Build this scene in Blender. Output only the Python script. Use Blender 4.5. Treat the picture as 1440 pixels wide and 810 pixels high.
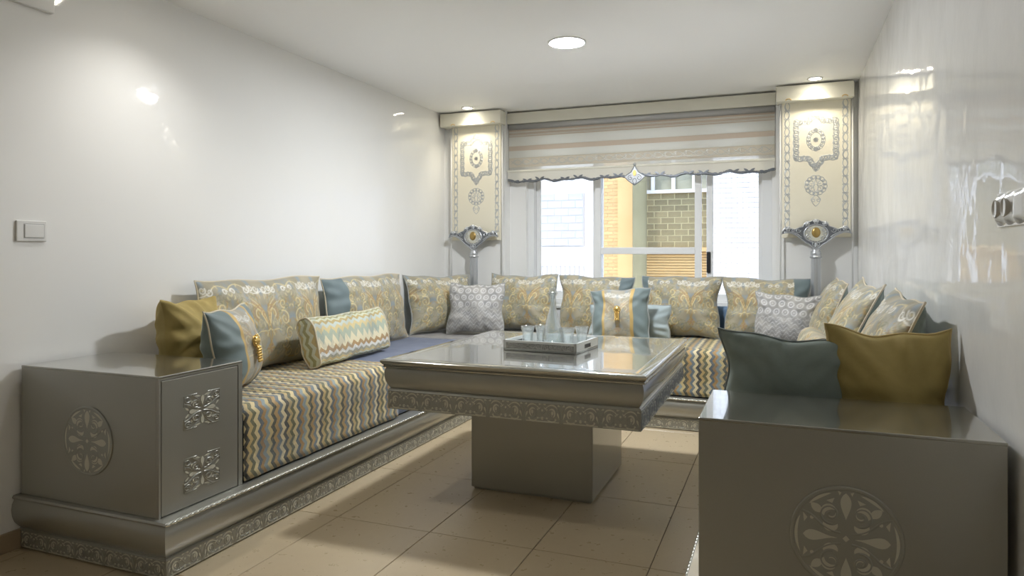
import bpy, bmesh, math, random
import numpy as np
from mathutils import Vector, Matrix

for o in list(bpy.data.objects):
    bpy.data.objects.remove(o, do_unlink=True)
SC = bpy.context.scene
COL = SC.collection
R = math.radians
PI = math.pi
random.seed(7)

# ------------------------------------------------------------------ camera
cam_d = bpy.data.cameras.new('camera')
cam_d.sensor_width = 36.0
cam_d.lens = 972.0 / 1440.0 * 36.0
cam_d.shift_y = -47.6 / 1440.0
cam_d.clip_start = 0.02
cam = bpy.data.objects.new('camera', cam_d)
COL.objects.link(cam)
cam.location = (0, 0, 1.15)
cam.rotation_euler = (R(90), 0, R(21.34))
SC.camera = cam

# ------------------------------------------------------------------ world, sun, exposure
world = bpy.data.worlds.new('world')
SC.world = world
world.use_nodes = True
_wn = world.node_tree
_bg = _wn.nodes['Background']
_sky = _wn.nodes.new('ShaderNodeTexSky')
_sky.sky_type = 'NISHITA'
_sky.sun_disc = False
_sky.sun_elevation = R(76)
_sky.sun_rotation = R(170)
_sky.air_density = 1.3
_sky.dust_density = 1.6
_wn.links.new(_sky.outputs[0], _bg.inputs[0])
_bg.inputs[1].default_value = 0.36

sun_d = bpy.data.lights.new('sun_offscreen', 'SUN')
sun_d.energy = 2.6
sun_d.angle = R(0.6)
sun_d.color = (1.0, 0.95, 0.86)
sun = bpy.data.objects.new('sun_offscreen', sun_d)
COL.objects.link(sun)
sun.rotation_euler = (R(12), 0, R(-14))
sun.location = (0, -4, 9)

SC.view_settings.view_transform = 'Standard'
SC.view_settings.look = 'None'
SC.view_settings.gamma = 1.0
SC.view_settings.use_curve_mapping = False
SC.view_settings.exposure = 0.92
SC.cycles.use_denoising = True
SC.cycles.max_bounces = 14
SC.cycles.diffuse_bounces = 8
SC.cycles.glossy_bounces = 6
SC.cycles.transmission_bounces = 10
SC.cycles.transparent_max_bounces = 12
SC.cycles.sample_clamp_indirect = 8.0
SC.cycles.blur_glossy = 0.3

LAMP_MAIN = 300.0      # emission of the big round downlight
LAMP_SPOT = 6.0       # watts of the small accent spots

# ------------------------------------------------------------------ helpers
def lin(c):
    return tuple(((x / 255.0) / 12.92 if x / 255.0 <= 0.04045 else ((x / 255.0 + 0.055) / 1.055) ** 2.4) for x in c)

def tag(o, label=None, cat=None, group=None, kind=None):
    if label: o['label'] = label
    if cat: o['category'] = cat
    if group: o['group'] = group
    if kind: o['kind'] = kind
    return o

def empty(name, loc=(0, 0, 0), rot=(0, 0, 0), label=None, cat=None, group=None, kind=None, parent=None):
    o = bpy.data.objects.new(name, None)
    o.empty_display_size = 0.05
    COL.objects.link(o)
    o.location = loc
    o.rotation_euler = rot
    if parent: o.parent = parent
    return tag(o, label, cat, group, kind)

class MB:
    """collects vertices and faces, then links ONE mesh object"""
    def __init__(s):
        s.v, s.f, s.sm = [], [], []
    def add(s, verts, faces, smooth=False):
        b = len(s.v)
        s.v += [tuple(map(float, p)) for p in verts]
        s.f += [tuple(b + i for i in f) for f in faces]
        s.sm += [smooth] * len(faces)
        return s
    def box(s, x0, x1, y0, y1, z0, z1):
        return s.add([(x0, y0, z0), (x1, y0, z0), (x1, y1, z0), (x0, y1, z0), (x0, y0, z1), (x1, y0, z1), (x1, y1, z1), (x0, y1, z1)],
                     [(0, 3, 2, 1), (4, 5, 6, 7), (0, 1, 5, 4), (1, 2, 6, 5), (2, 3, 7, 6), (3, 0, 4, 7)])
    def rbox(s, x0, x1, y0, y1, z0, z1, r=0.01, seg=3):
        bm = bmesh.new()
        bmesh.ops.create_cube(bm, size=1)
        for v in bm.verts:
            v.co = Vector(((x0 + x1) / 2 + v.co.x * (x1 - x0), (y0 + y1) / 2 + v.co.y * (y1 - y0), (z0 + z1) / 2 + v.co.z * (z1 - z0)))
        bmesh.ops.bevel(bm, geom=list(bm.edges), offset=r, segments=seg, profile=0.5, affect='EDGES')
        bm.verts.index_update()
        s.add([v.co[:] for v in bm.verts], [[v.index for v in f.verts] for f in bm.faces], r > 0.012)
        bm.free()
        return s
    def tube(s, pts, r, n=8, closed=False, caps=True):
        P = [Vector(p) for p in pts]
        m = len(P)
        rr = list(r) if hasattr(r, '__len__') else [r] * m
        rings = []
        nrm = None
        for i in range(m):
            a = P[(i - 1) % m] if (closed or i > 0) else P[i]
            b = P[(i + 1) % m] if (closed or i < m - 1) else P[i]
            t = (b - a)
            t = t.normalized() if t.length > 1e-9 else Vector((0, 0, 1))
            if nrm is None:
                ax = Vector((0, 0, 1)) if abs(t.z) < 0.9 else Vector((1, 0, 0))
                nrm = (ax - t * ax.dot(t)).normalized()
            else:
                nrm = nrm - t * nrm.dot(t)
                nrm = nrm.normalized() if nrm.length > 1e-9 else Vector((1, 0, 0))
            bn = t.cross(nrm)
            rings.append([P[i] + (nrm * math.cos(2 * PI * k / n) + bn * math.sin(2 * PI * k / n)) * rr[i] for k in range(n)])
        V = [p for ring in rings for p in ring]
        F = []
        for i in range(m if closed else m - 1):
            j = (i + 1) % m
            for k in range(n):
                F.append((i * n + k, i * n + (k + 1) % n, j * n + (k + 1) % n, j * n + k))
        if not closed and caps:
            F.append(tuple(range(n - 1, -1, -1)))
            F.append(tuple((m - 1) * n + k for k in range(n)))
        return s.add(V, F, True)
    def lathe(s, prof, n=24, c=(0, 0, 0), smooth=True, axis='z'):
        V, F = [], []
        m = len(prof)
        for (r, z) in prof:
            for k in range(n):
                a = 2 * PI * k / n
                if axis == 'z':
                    V.append((c[0] + r * math.cos(a), c[1] + r * math.sin(a), c[2] + z))
                elif axis == 'y':
                    V.append((c[0] + r * math.cos(a), c[1] + z, c[2] + r * math.sin(a)))
                else:
                    V.append((c[0] + z, c[1] + r * math.cos(a), c[2] + r * math.sin(a)))
        for i in range(m - 1):
            for k in range(n):
                F.append((i * n + k, i * n + (k + 1) % n, (i + 1) * n + (k + 1) % n, (i + 1) * n + k))
        s.add(V, F, smooth)
        if prof[0][0] > 1e-6: s.add(V[:n], [tuple(range(n - 1, -1, -1))])
        if prof[-1][0] > 1e-6: s.add(V[-n:], [tuple(range(n))])
        return s
    def poly(s, pts, to3, d=0.002):
        """a filled 2-D polygon pushed out by d; to3(x, y, depth) -> 3-D"""
        n = len(pts)
        area = sum(pts[i][0] * pts[(i + 1) % n][1] - pts[(i + 1) % n][0] * pts[i][1] for i in range(n))
        if area < 0: pts = pts[::-1]
        V = [to3(x, y, 0) for x, y in pts] + [to3(x, y, d) for x, y in pts]
        F = [tuple(range(n, 2 * n))] + [(i, (i + 1) % n, n + (i + 1) % n, n + i) for i in range(n)]
        return s.add(V, F)
    def ribbon(s, pts, w, to3, d=0.002, closed=False):
        """a flat band with a ridge along a 2-D polyline, pushed out by d"""
        P = np.array(pts, float)
        m = len(P)
        if closed:
            T = np.roll(P, -1, 0) - np.roll(P, 1, 0)
        else:
            T = np.gradient(P, axis=0)
        T /= np.maximum(np.linalg.norm(T, axis=1), 1e-9)[:, None]
        N = np.stack([-T[:, 1], T[:, 0]], 1)
        W = np.array(w if hasattr(w, '__len__') else [w] * m, float)[:, None] / 2
        A, B = P + N * W, P - N * W
        V = []
        for i in range(m):
            V += [to3(A[i, 0], A[i, 1], 0), to3(P[i, 0], P[i, 1], d), to3(B[i, 0], B[i, 1], 0)]
        F = []
        for i in range(m if closed else m - 1):
            j = (i + 1) % m
            F += [(3 * i, 3 * i + 1, 3 * j + 1, 3 * j), (3 * i + 1, 3 * i + 2, 3 * j + 2, 3 * j + 1)]
        return s.add(V, F, True)
    def mesh(s, name, mat):
        me = bpy.data.meshes.new(name)
        me.from_pydata(s.v, [], s.f)
        me.polygons.foreach_set('use_smooth', s.sm)
        me.materials.append(mat)
        me.update()
        return me
    def build(s, name, mat, parent=None, fix=True, angle=None):
        me = s.mesh(name, mat)
        if fix:
            bm = bmesh.new(); bm.from_mesh(me)
            bmesh.ops.recalc_face_normals(bm, faces=bm.faces)
            bm.to_mesh(me); bm.free()
        if angle is not None:
            me.polygons.foreach_set('use_smooth', [True] * len(me.polygons))
            me.set_sharp_from_angle(angle=R(angle))
        return link(name, me, parent)

def link(name, me, parent=None, loc=None, rot=None, scale=None):
    o = bpy.data.objects.new(name, me)
    COL.objects.link(o)
    if parent: o.parent = parent
    if loc is not None: o.location = loc
    if rot is not None: o.rotation_euler = rot
    if scale is not None: o.scale = scale
    return o

def sweep(mb, path, prof, closed=False, smooth=True):
    """sweep profile [(outward, z)] along a horizontal 2-D path with mitred corners; outward = right of travel"""
    n = len(path)
    P = [Vector((p[0], p[1])) for p in path]
    rows = []
    for i in range(n):
        def nr(a, b):
            t = (b - a).normalized()
            return Vector((t.y, -t.x))
        if closed or 0 < i < n - 1:
            n1, n2 = nr(P[(i - 1) % n], P[i]), nr(P[i], P[(i + 1) % n])
            b = (n1 + n2)
            b = b / max(b.dot(n1), 1e-6) if b.length > 1e-6 else n1
        elif i == 0:
            b = nr(P[0], P[1])
        else:
            b = nr(P[-2], P[-1])
        rows.append([(P[i].x + b.x * o, P[i].y + b.y * o, z) for o, z in prof])
    m = len(prof)
    for i in range(n if closed else n - 1):
        j = (i + 1) % n
        V = rows[i] + rows[j]
        mb.add(V, [(k, m + k, m + k + 1, k + 1) for k in range(m - 1)], smooth)
    if not closed:
        mb.add(rows[0], [tuple(range(m))]); mb.add(rows[-1], [tuple(range(m - 1, -1, -1))])
    return mb

# ------------------------------------------------------------------ materials
class NT:
    def __init__(s, name):
        s.m = bpy.data.materials.new(name); s.m.use_nodes = True
        s.t = s.m.node_tree; s.n = s.t.nodes
        s.p = s.n['Principled BSDF']; s.out = s.n['Material Output']
    def node(s, typ, **kw):
        nd = s.n.new(typ)
        for k, v in kw.items(): setattr(nd, k, v)
        return nd
    def l(s, a, b): s.t.links.new(a, b)
    def setin(s, nd, key, val):
        if hasattr(val, 'is_output') or isinstance(val, bpy.types.NodeSocket): s.l(val, nd.inputs[key])
        else: nd.inputs[key].default_value = val
    def math(s, op, a, b=None, c=None):
        nd = s.node('ShaderNodeMath', operation=op)
        s.setin(nd, 0, a)
        if b is not None: s.setin(nd, 1, b)
        if c is not None: s.setin(nd, 2, c)
        return nd.outputs[0]
    def noise(s, scale, detail=3, rough=0.5, vec=None, dist=0.0):
        nd = s.node('ShaderNodeTexNoise')
        nd.inputs['Scale'].default_value = scale; nd.inputs['Detail'].default_value = detail
        nd.inputs['Roughness'].default_value = rough; nd.inputs['Distortion'].default_value = dist
        if vec is not None: s.l(vec, nd.inputs['Vector'])
        return nd
    def ramp(s, fac, stops, interp='LINEAR'):
        nd = s.node('ShaderNodeValToRGB')
        cr = nd.color_ramp; cr.interpolation = interp
        while len(cr.elements) < len(stops): cr.elements.new(0.5)
        for e, (p, c) in zip(cr.elements, stops):
            e.position = p; e.color = tuple(c) + (1,)
        s.l(fac, nd.inputs[0])
        return nd.outputs[0]
    def mix(s, fac, a, b, blend='MIX'):
        nd = s.node('ShaderNodeMix', data_type='RGBA', blend_type=blend)
        for i, v in ((0, fac), (6, a), (7, b)):
            if isinstance(v, bpy.types.NodeSocket): s.l(v, nd.inputs[i])
            else: nd.inputs[i].default_value = v if not isinstance(v, tuple) or len(v) == 4 else v + (1,)
        return nd.outputs[2]
    def bump(s, h, strength=0.2, dist=0.01, target='Normal'):
        nd = s.node('ShaderNodeBump')
        nd.inputs['Strength'].default_value = strength; nd.inputs['Distance'].default_value = dist
        s.l(h, nd.inputs['Height'])
        s.l(nd.outputs[0], s.p.inputs[target])
        return nd
    def set(s, **kw):
        for k, v in kw.items():
            key = k.replace('_', ' ')
            if isinstance(v, tuple) and len(v) == 3: v = v + (1,)
            s.setin(s.p, key, v)
        return s
    def coord(s, which='Object'):
        return s.node('ShaderNodeTexCoord').outputs[which]

def simple(name, col, rough=0.5, metal=0.0, **kw):
    t = NT(name)
    t.set(Base_Color=col, Roughness=rough, Metallic=metal, **kw)
    return t.m

M = {}
def mat_wall(name, col, coat, wav):
    t = NT(name)
    co = t.coord()
    big = t.noise(1.1, 2, 0.5, co)
    fine = t.noise(9.0, 3, 0.55, co)
    c = t.mix(big.outputs[0], tuple(x * 0.965 for x in col), col)
    t.set(Base_Color=c, Roughness=0.55, Coat_Weight=coat, Coat_Roughness=0.045, Coat_IOR=1.5)
    t.p.inputs['Specular IOR Level'].default_value = 0.2
    h = t.math('ADD', t.noise(2.3, 2, 0.5, co).outputs[0], t.math('MULTIPLY', fine.outputs[0], 0.10))
    bn = t.node('ShaderNodeBump'); bn.inputs['Strength'].default_value = wav; bn.inputs['Distance'].default_value = 0.02
    t.l(h, bn.inputs['Height']); t.l(bn.outputs[0], t.p.inputs['Coat Normal'])
    return t.m
M['wall'] = mat_wall('polished_white_plaster', (0.86, 0.86, 0.85), 0.78, 0.60)
M['ceiling'] = simple('white_satin_ceiling_paint', (0.94, 0.94, 0.94), 0.6)
M['white'] = simple('white_plastic', (0.75, 0.75, 0.74), 0.3)
M['white_frame'] = simple('white_window_aluminium', (0.82, 0.83, 0.84), 0.3)
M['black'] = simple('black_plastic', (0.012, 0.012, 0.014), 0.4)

def mat_tile():
    t = NT('beige_floor_tile')
    co = t.coord('Object'); info = t.node('ShaderNodeObjectInfo')
    va = t.node('ShaderNodeVectorMath', operation='ADD')
    t.l(co, va.inputs[0]); 
    vm = t.node('ShaderNodeVectorMath', operation='SCALE'); t.l(info.outputs['Location'], vm.inputs[0]); vm.inputs['Scale'].default_value = 3.7
    t.l(vm.outputs[0], va.inputs[1])
    n = t.noise(1.4, 4, 0.55, va.outputs[0], 0.4)
    f = t.noise(26, 4, 0.6, va.outputs[0])
    mp = t.node('ShaderNodeMapping'); mp.inputs['Scale'].default_value = (1.2, 5.0, 1.0); t.l(va.outputs[0], mp.inputs[0])
    vein = t.noise(3.0, 6, 0.7, mp.outputs[0], 1.5)
    c = t.ramp(n.outputs[0], [(0.25, lin((190, 172, 142))), (0.75, lin((202, 186, 156)))])
    c = t.mix(t.math('MULTIPLY', f.outputs[0], 0.22), c, lin((168, 150, 126)))
    c = t.mix(t.math('MULTIPLY', t.math('GREATER_THAN', vein.outputs[0], 0.80), 0.0), c, lin((150, 132, 108)))
    rv = t.math('ADD', t.math('MULTIPLY', info.outputs['Random'], 0.03), 0.985)
    hs = t.node('ShaderNodeHueSaturation'); t.l(rv, hs.inputs['Value']); t.l(c, hs.inputs['Color'])
    t.set(Base_Color=hs.outputs[0], Roughness=t.math('ADD', t.math('MULTIPLY', f.outputs[0], 0.15), 0.22))
    t.bump(f.outputs[0], 0.04, 0.004)
    return t.m
M['tile'] = mat_tile()
M['grout'] = simple('tile_grout', lin((128, 112, 92)), 0.85)
M['baseboard'] = simple('beige_stone_baseboard', lin((168, 150, 124)), 0.35)

def mat_silver(name, col, rough, metal, coat=1.0, flake=0.05):
    t = NT(name)
    co = t.coord()
    f = t.noise(420, 2, 0.5, co)
    b = t.noise(2.0, 2, 0.5, co)
    c = t.mix(t.math('MULTIPLY', f.outputs[0], flake * 4), col, tuple(min(1, x * 1.35) for x in col))
    c = t.mix(t.math('MULTIPLY', b.outputs[0], 0.12), c, tuple(x * 0.85 for x in col))
    t.set(Base_Color=c, Roughness=rough, Metallic=metal, Coat_Weight=coat, Coat_Roughness=0.03)
    return t.m
M['silver'] = mat_silver('silver_grey_lacquer', (0.36, 0.355, 0.315), 0.42, 0.55)
M['silver_top'] = mat_silver('polished_silver_lacquer', (0.36, 0.355, 0.315), 0.18, 0.8)
M['silver_trim'] = mat_silver('bright_silver_trim', (0.62, 0.62, 0.57), 0.25, 0.85, 0.6)
M['relief'] = mat_silver('carved_silver_relief', (0.36, 0.36, 0.325), 0.35, 0.6, 0.5)
M['inlay'] = simple('pale_cream_inlay', (0.60, 0.59, 0.50), 0.35)
M['crest'] = mat_silver('antique_silver_leaf', (0.52, 0.54, 0.57), 0.32, 0.75, 0.3)
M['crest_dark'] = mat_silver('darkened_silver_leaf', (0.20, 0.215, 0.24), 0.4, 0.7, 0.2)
M['gold'] = simple('gold_metal', (0.78, 0.55, 0.20), 0.3, 0.9)
M['gem'] = simple('amber_gold_oval', (0.42, 0.29, 0.10), 0.3, 0.5)
M['silver_thread'] = simple('silver_embroidery_thread', (0.50, 0.52, 0.53), 0.38, 0.65)
M['blind_thread'] = simple('pale_blind_embroidery_thread', (0.62, 0.62, 0.58), 0.4, 0.5)

def mat_fabric():
    t = NT('woven_cushion_fabric')
    at = t.node('ShaderNodeAttribute', attribute_name='Col')
    co = t.coord()
    w = t.noise(520, 2, 0.5, co)
    b = t.noise(38, 4, 0.6, co)
    c = t.mix(t.math('MULTIPLY', w.outputs[0], 0.30), at.outputs['Color'], (0.10, 0.09, 0.07), 'MULTIPLY')
    c = t.mix(0.25, at.outputs['Color'], c)
    t.set(Base_Color=c, Roughness=0.62, Metallic=t.math('MULTIPLY', at.outputs['Alpha'], 0.45), Sheen_Weight=0.25, Sheen_Roughness=0.4)
    h = t.math('ADD', t.math('MULTIPLY', b.outputs[0], 0.5), t.math('MULTIPLY', at.outputs['Alpha'], 0.8))
    t.bump(h, 0.30, 0.004)
    return t.m
M['fabric'] = mat_fabric()

def mat_velvet(name, a, b, sheen=0.6):
    t = NT(name)
    co = t.coord()
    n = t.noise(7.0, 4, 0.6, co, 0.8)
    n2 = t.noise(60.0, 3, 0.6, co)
    c = t.ramp(n.outputs[0], [(0.0, lin(a)), (1.0, lin(b))])  # mottled tones put the sheen of crushed nap into the colour
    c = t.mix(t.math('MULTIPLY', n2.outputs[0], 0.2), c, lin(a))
    t.set(Base_Color=c, Roughness=0.75, Sheen_Weight=sheen, Sheen_Roughness=0.35)
    t.set(Sheen_Tint=tuple(min(1, x * 1.6 + 0.1) for x in lin(b)))
    t.bump(n2.outputs[0], 0.15, 0.003)
    return t.m
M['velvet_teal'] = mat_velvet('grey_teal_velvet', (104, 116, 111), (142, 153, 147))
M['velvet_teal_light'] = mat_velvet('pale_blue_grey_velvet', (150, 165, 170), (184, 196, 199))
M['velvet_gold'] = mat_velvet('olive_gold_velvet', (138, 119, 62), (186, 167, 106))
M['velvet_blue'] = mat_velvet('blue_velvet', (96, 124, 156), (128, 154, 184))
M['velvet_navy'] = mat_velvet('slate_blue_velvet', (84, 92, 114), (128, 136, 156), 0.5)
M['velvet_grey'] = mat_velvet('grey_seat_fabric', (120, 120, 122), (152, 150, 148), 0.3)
M['pipe_cream'] = simple('cream_piping', (0.62, 0.55, 0.42), 0.6)
M['pipe_silver'] = simple('grey_piping', (0.34, 0.35, 0.34), 0.6)
M['pipe_teal'] = simple('teal_piping', (0.17, 0.20, 0.20), 0.6)
M['pipe_gold'] = simple('gold_piping', (0.50, 0.38, 0.16), 0.55)
M['trim_gold'] = simple('gold_braid', (0.62, 0.47, 0.22), 0.5, 0.3)

CHEV = [(58, 64, 70), (190, 166, 112), (96, 98, 72), (216, 198, 150), (82, 98, 112), (164, 128, 78), (134, 150, 154), (200, 182, 132), (70, 74, 68), (176, 144, 92), (104, 120, 132), (222, 208, 168)]
def mat_chevron(name, P, zz, amp, cols, blur=0.0):
    t = NT(name)
    uv = t.node('ShaderNodeUVMap', uv_map='UVMap').outputs[0]
    sp = t.node('ShaderNodeSeparateXYZ'); t.l(uv, sp.inputs[0])
    n = t.noise(16, 3, 0.6, uv)
    pp = t.math('PINGPONG', sp.outputs[1], zz)
    x = t.math('ADD', sp.outputs[0], t.math('MULTIPLY', pp, amp))
    x = t.math('ADD', x, t.math('MULTIPLY', n.outputs[0], 0.012))
    fr = t.math('FRACT', t.math('DIVIDE', x, P))
    k = len(cols)
    c = t.ramp(fr, [(i / k, lin(q)) for i, q in enumerate(cols)], 'CONSTANT')
    # broken yarn flecks
    mp = t.node('ShaderNodeMapping'); mp.inputs['Scale'].default_value = (260, 90, 1); t.l(uv, mp.inputs[0])
    fl = t.node('ShaderNodeTexWhiteNoise', noise_dimensions='2D')
    fo = t.node('ShaderNodeVectorMath', operation='FLOOR'); t.l(mp.outputs[0], fo.inputs[0]); t.l(fo.outputs[0], fl.inputs['Vector'])
    c = t.mix(t.math('MULTIPLY', fl.outputs[0], 0.20), c, lin((206, 192, 156)))
    b = t.noise(7, 3, 0.6, uv)
    c = t.mix(t.math('MULTIPLY', t.math('GREATER_THAN', b.outputs[0], 0.56), 0.25), c, lin((96, 112, 124)))
    t.set(Base_Color=c, Roughness=0.7, Sheen_Weight=0.2)
    t.bump(fl.outputs[0], 0.25, 0.003)
    return t.m
M['chevron'] = mat_chevron('flame_stitch_chevron_weave', 0.25, 0.026, 0.72, CHEV)
M['chevron_soft'] = mat_chevron('pastel_chevron_weave', 0.24, 0.034, 0.55,
    [(150, 148, 104), (196, 200, 178), (178, 160, 106), (188, 200, 196), (206, 190, 140), (164, 176, 160), (214, 206, 176), (160, 128, 84), (206, 206, 204), (150, 148, 130), (192, 172, 122), (200, 204, 186)])

def mat_cream(name, col, trans):
    t = NT(name)
    co = t.coord()
    n = t.noise(180, 2, 0.5, co)
    c = t.mix(t.math('MULTIPLY', n.outputs[0], 0.15), col, tuple(x * 0.85 for x in col))
    t.set(Base_Color=c, Roughness=0.6)
    if trans:
        tr = t.node('ShaderNodeBsdfTranslucent'); tr.inputs[0].default_value = col + (1,)
        mx = t.node('ShaderNodeMixShader'); mx.inputs[0].default_value = trans
        t.l(t.p.outputs[0], mx.inputs[1]); t.l(tr.outputs[0], mx.inputs[2]); t.l(mx.outputs[0], t.out.inputs[0])
    return t.m
M['cream'] = mat_cream('cream_panel_fabric', (0.80, 0.76, 0.63), 0)
M['cream_box'] = mat_cream('cream_pelmet_fabric', (0.78, 0.76, 0.66), 0)
M['ivory'] = mat_cream('ivory_valance_fabric', (0.86, 0.84, 0.77), 0.30)
M['blind_beige'] = mat_cream('beige_blind_fabric', (0.78, 0.73, 0.63), 0.40)
M['blind_rose'] = mat_cream('rose_beige_blind_fabric', (0.78, 0.69, 0.59), 0.40)
M['blind_white'] = mat_cream('white_blind_fabric', (0.90, 0.90, 0.86), 0.55)
M['blind_silver'] = simple('silver_brocade_blind_fabric', (0.47, 0.47, 0.47), 0.42, 0.35)

def mat_sheer():
    t = NT('sheer_blind_mesh')
    tr = t.node('ShaderNodeBsdfTransparent'); tr.inputs[0].default_value = (1, 1, 1, 1)
    di = t.node('ShaderNodeBsdfTranslucent'); di.inputs[0].default_value = (0.85, 0.84, 0.80, 1)
    df = t.node('ShaderNodeBsdfDiffuse'); df.inputs[0].default_value = (0.82, 0.80, 0.74, 1)
    m1 = t.node('ShaderNodeMixShader'); m1.inputs[0].default_value = 0.5
    t.l(di.outputs[0], m1.inputs[1]); t.l(df.outputs[0], m1.inputs[2])
    m2 = t.node('ShaderNodeMixShader'); m2.inputs[0].default_value = 0.55
    t.l(tr.outputs[0], m2.inputs[1]); t.l(m1.outputs[0], m2.inputs[2]); t.l(m2.outputs[0], t.out.inputs[0])
    return t.m
M['sheer'] = mat_sheer()

def mat_pane(name, tint, refl):
    t = NT(name)
    tr = t.node('ShaderNodeBsdfTransparent'); tr.inputs[0].default_value = tint + (1,)
    gl = t.node('ShaderNodeBsdfGlossy'); gl.inputs['Roughness'].default_value = 0.01
    fr = t.node('ShaderNodeFresnel'); fr.inputs[0].default_value = refl
    mx = t.node('ShaderNodeMixShader')
    t.l(fr.outputs[0], mx.inputs[0]); t.l(tr.outputs[0], mx.inputs[1]); t.l(gl.outputs[0], mx.inputs[2]); t.l(mx.outputs[0], t.out.inputs[0])
    return t.m
M['pane'] = mat_pane('clear_window_glass', (0.97, 0.98, 0.98), 1.45)
def mat_glass():
    t = NT('clear_drinking_glass')
    tr = t.node('ShaderNodeBsdfTransparent'); tr.inputs[0].default_value = (0.95, 0.97, 0.97, 1)
    gl = t.node('ShaderNodeBsdfGlossy'); gl.inputs['Roughness'].default_value = 0.03
    df = t.node('ShaderNodeBsdfTranslucent'); df.inputs[0].default_value = (0.85, 0.90, 0.92, 1)
    lw = t.node('ShaderNodeLayerWeight'); lw.inputs['Blend'].default_value = 0.35
    m0 = t.node('ShaderNodeMixShader'); m0.inputs[0].default_value = 0.10
    t.l(tr.outputs[0], m0.inputs[1]); t.l(df.outputs[0], m0.inputs[2])
    mx = t.node('ShaderNodeMixShader')
    t.l(t.math('MINIMUM', t.math('ADD', lw.outputs['Facing'], 0.04), 0.75), mx.inputs[0]); t.l(m0.outputs[0], mx.inputs[1]); t.l(gl.outputs[0], mx.inputs[2]); t.l(mx.outputs[0], t.out.inputs[0])
    return t.m
M['glass'] = mat_glass()
M['tray_frame'] = simple('bevelled_silver_mirror', (0.86, 0.88, 0.88), 0.10, 0.45)
M['mirror'] = simple('mirror_glass', (0.80, 0.84, 0.84), 0.02, 1.0)
def mat_glitter():
    t = NT('crushed_crystal_glitter')
    v = t.node('ShaderNodeTexVoronoi'); v.inputs['Scale'].default_value = 320; t.l(t.coord(), v.inputs['Vector'])
    c = t.ramp(v.outputs['Color'], [(0.2, (0.08, 0.08, 0.075)), (0.8, (0.50, 0.50, 0.48))])
    t.set(Base_Color=c, Roughness=0.2, Metallic=0.6)
    t.bump(v.outputs['Distance'], 0.8, 0.003)
    return t.m
M['glitter'] = mat_glitter()
def emis(name, col, s):
    t = NT(name)
    t.set(Base_Color=(0.9, 0.9, 0.9), Emission_Color=col, Emission_Strength=s)
    return t.m
M['lamp_main'] = emis('lit_downlight_diffuser', (0.955, 0.98, 1.0), LAMP_MAIN)
M['lamp_spot'] = emis('lit_spot_lens', (1.0, 0.93, 0.78), 25.0)

def mat_stone(name, a, b, scale=6, rough=0.9):
    t = NT(name)
    info = t.node('ShaderNodeObjectInfo')
    n = t.noise(scale, 4, 0.6, t.coord())
    c = t.ramp(n.outputs[0], [(0.3, lin(a)), (0.7, lin(b))])
    hs = t.node('ShaderNodeHueSaturation')
    t.l(t.math('ADD', t.math('MULTIPLY', info.outputs['Random'], 0.22), 0.89), hs.inputs['Value']); t.l(c, hs.inputs['Color'])
    t.set(Base_Color=hs.outputs[0], Roughness=rough)
    t.bump(n.outputs[0], 0.2, 0.01)
    return t.m
M['ext_white'] = mat_stone('white_painted_brick', (222, 221, 220), (234, 233, 232))
M['ext_white_joint'] = simple('pale_grey_mortar', lin((176, 172, 174)), 0.9)
M['ext_peach_brick'] = mat_stone('peach_brick', (200, 164, 114), (212, 178, 130))
M['ext_peach_joint'] = simple('peach_mortar', lin((214, 190, 148)), 0.9)
M['ext_peach'] = mat_stone('peach_render', (206, 170, 120), (212, 178, 128), 2)
M['ext_block'] = mat_stone('olive_concrete_block', (126, 116, 88), (146, 136, 104))
M['ext_block_joint'] = simple('light_block_mortar', lin((178, 168, 132)), 0.9)
M['ext_pillar'] = mat_stone('grey_green_pillar', (122, 118, 92), (134, 130, 104), 2)
M['ext_grey_block'] = mat_stone('grey_concrete_block', (178, 183, 187), (198, 202, 205))
M['ext_shutter'] = mat_stone('cream_shutter_slat', (198, 168, 118), (210, 182, 132), 2)
M['ext_dim'] = mat_stone('grey_lace_curtain', (150, 150, 132), (166, 166, 148), 3)
M['ext_bounce'] = mat_stone('pale_bounce_paving', (218, 216, 212), (228, 226, 222), 2)

# ================================================================== THE ROOM
XL, XR, YB, YR, ZC = -2.79, 0.505, 5.50, -2.6, 2.38
YW = 5.62                                            # recessed window plane between the two piers
OX0, OX1, OZ0, OZ1 = -2.066, -0.071, 0.72, 2.29      # window opening

def structure(name, mb, mat, label, parent=None, **kw):
    o = mb.build(name, mat, parent, **kw)
    o['kind'] = 'structure'
    o['label'] = label
    return o

structure('wall_left', MB().box(XL - 0.12, XL, YR, YW + 0.2, -0.05, ZC + 0.02), M['wall'], 'polished white plaster wall behind the chevron-covered seat')
structure('wall_right', MB().box(XR, XR + 0.12, YR, YW + 0.2, -0.05, ZC + 0.02), M['wall'], 'polished white plaster wall with the silver double socket')
structure('wall_rear', MB().box(XL - 0.12, XR + 0.12, YR - 0.12, YR, -0.05, ZC + 0.02), M['wall'], 'white plaster wall facing the window wall')
wb = MB()
wb.box(XL, -2.215, YB, YW + 0.2, -0.05, ZC); wb.box(-0.042, XR, YB, YW + 0.2, -0.05, ZC)
wb.box(-2.215, OX0, YW, YW + 0.2, OZ0, ZC); wb.box(OX1, -0.042, YW, YW + 0.2, OZ0, ZC)
wb.box(-2.215, -0.042, YB, YW + 0.2, -0.05, OZ0); wb.box(OX0, OX1, YW, YW + 0.2, OZ1, ZC)
structure('wall_back', wb, M['wall'], 'white plaster wall around the wide sliding window')
structure('ceiling', MB().box(XL - 0.12, XR + 0.12, YR - 0.12, YW + 0.2, ZC, ZC + 0.2), M['ceiling'], 'plain white ceiling with round recessed lights')
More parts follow.
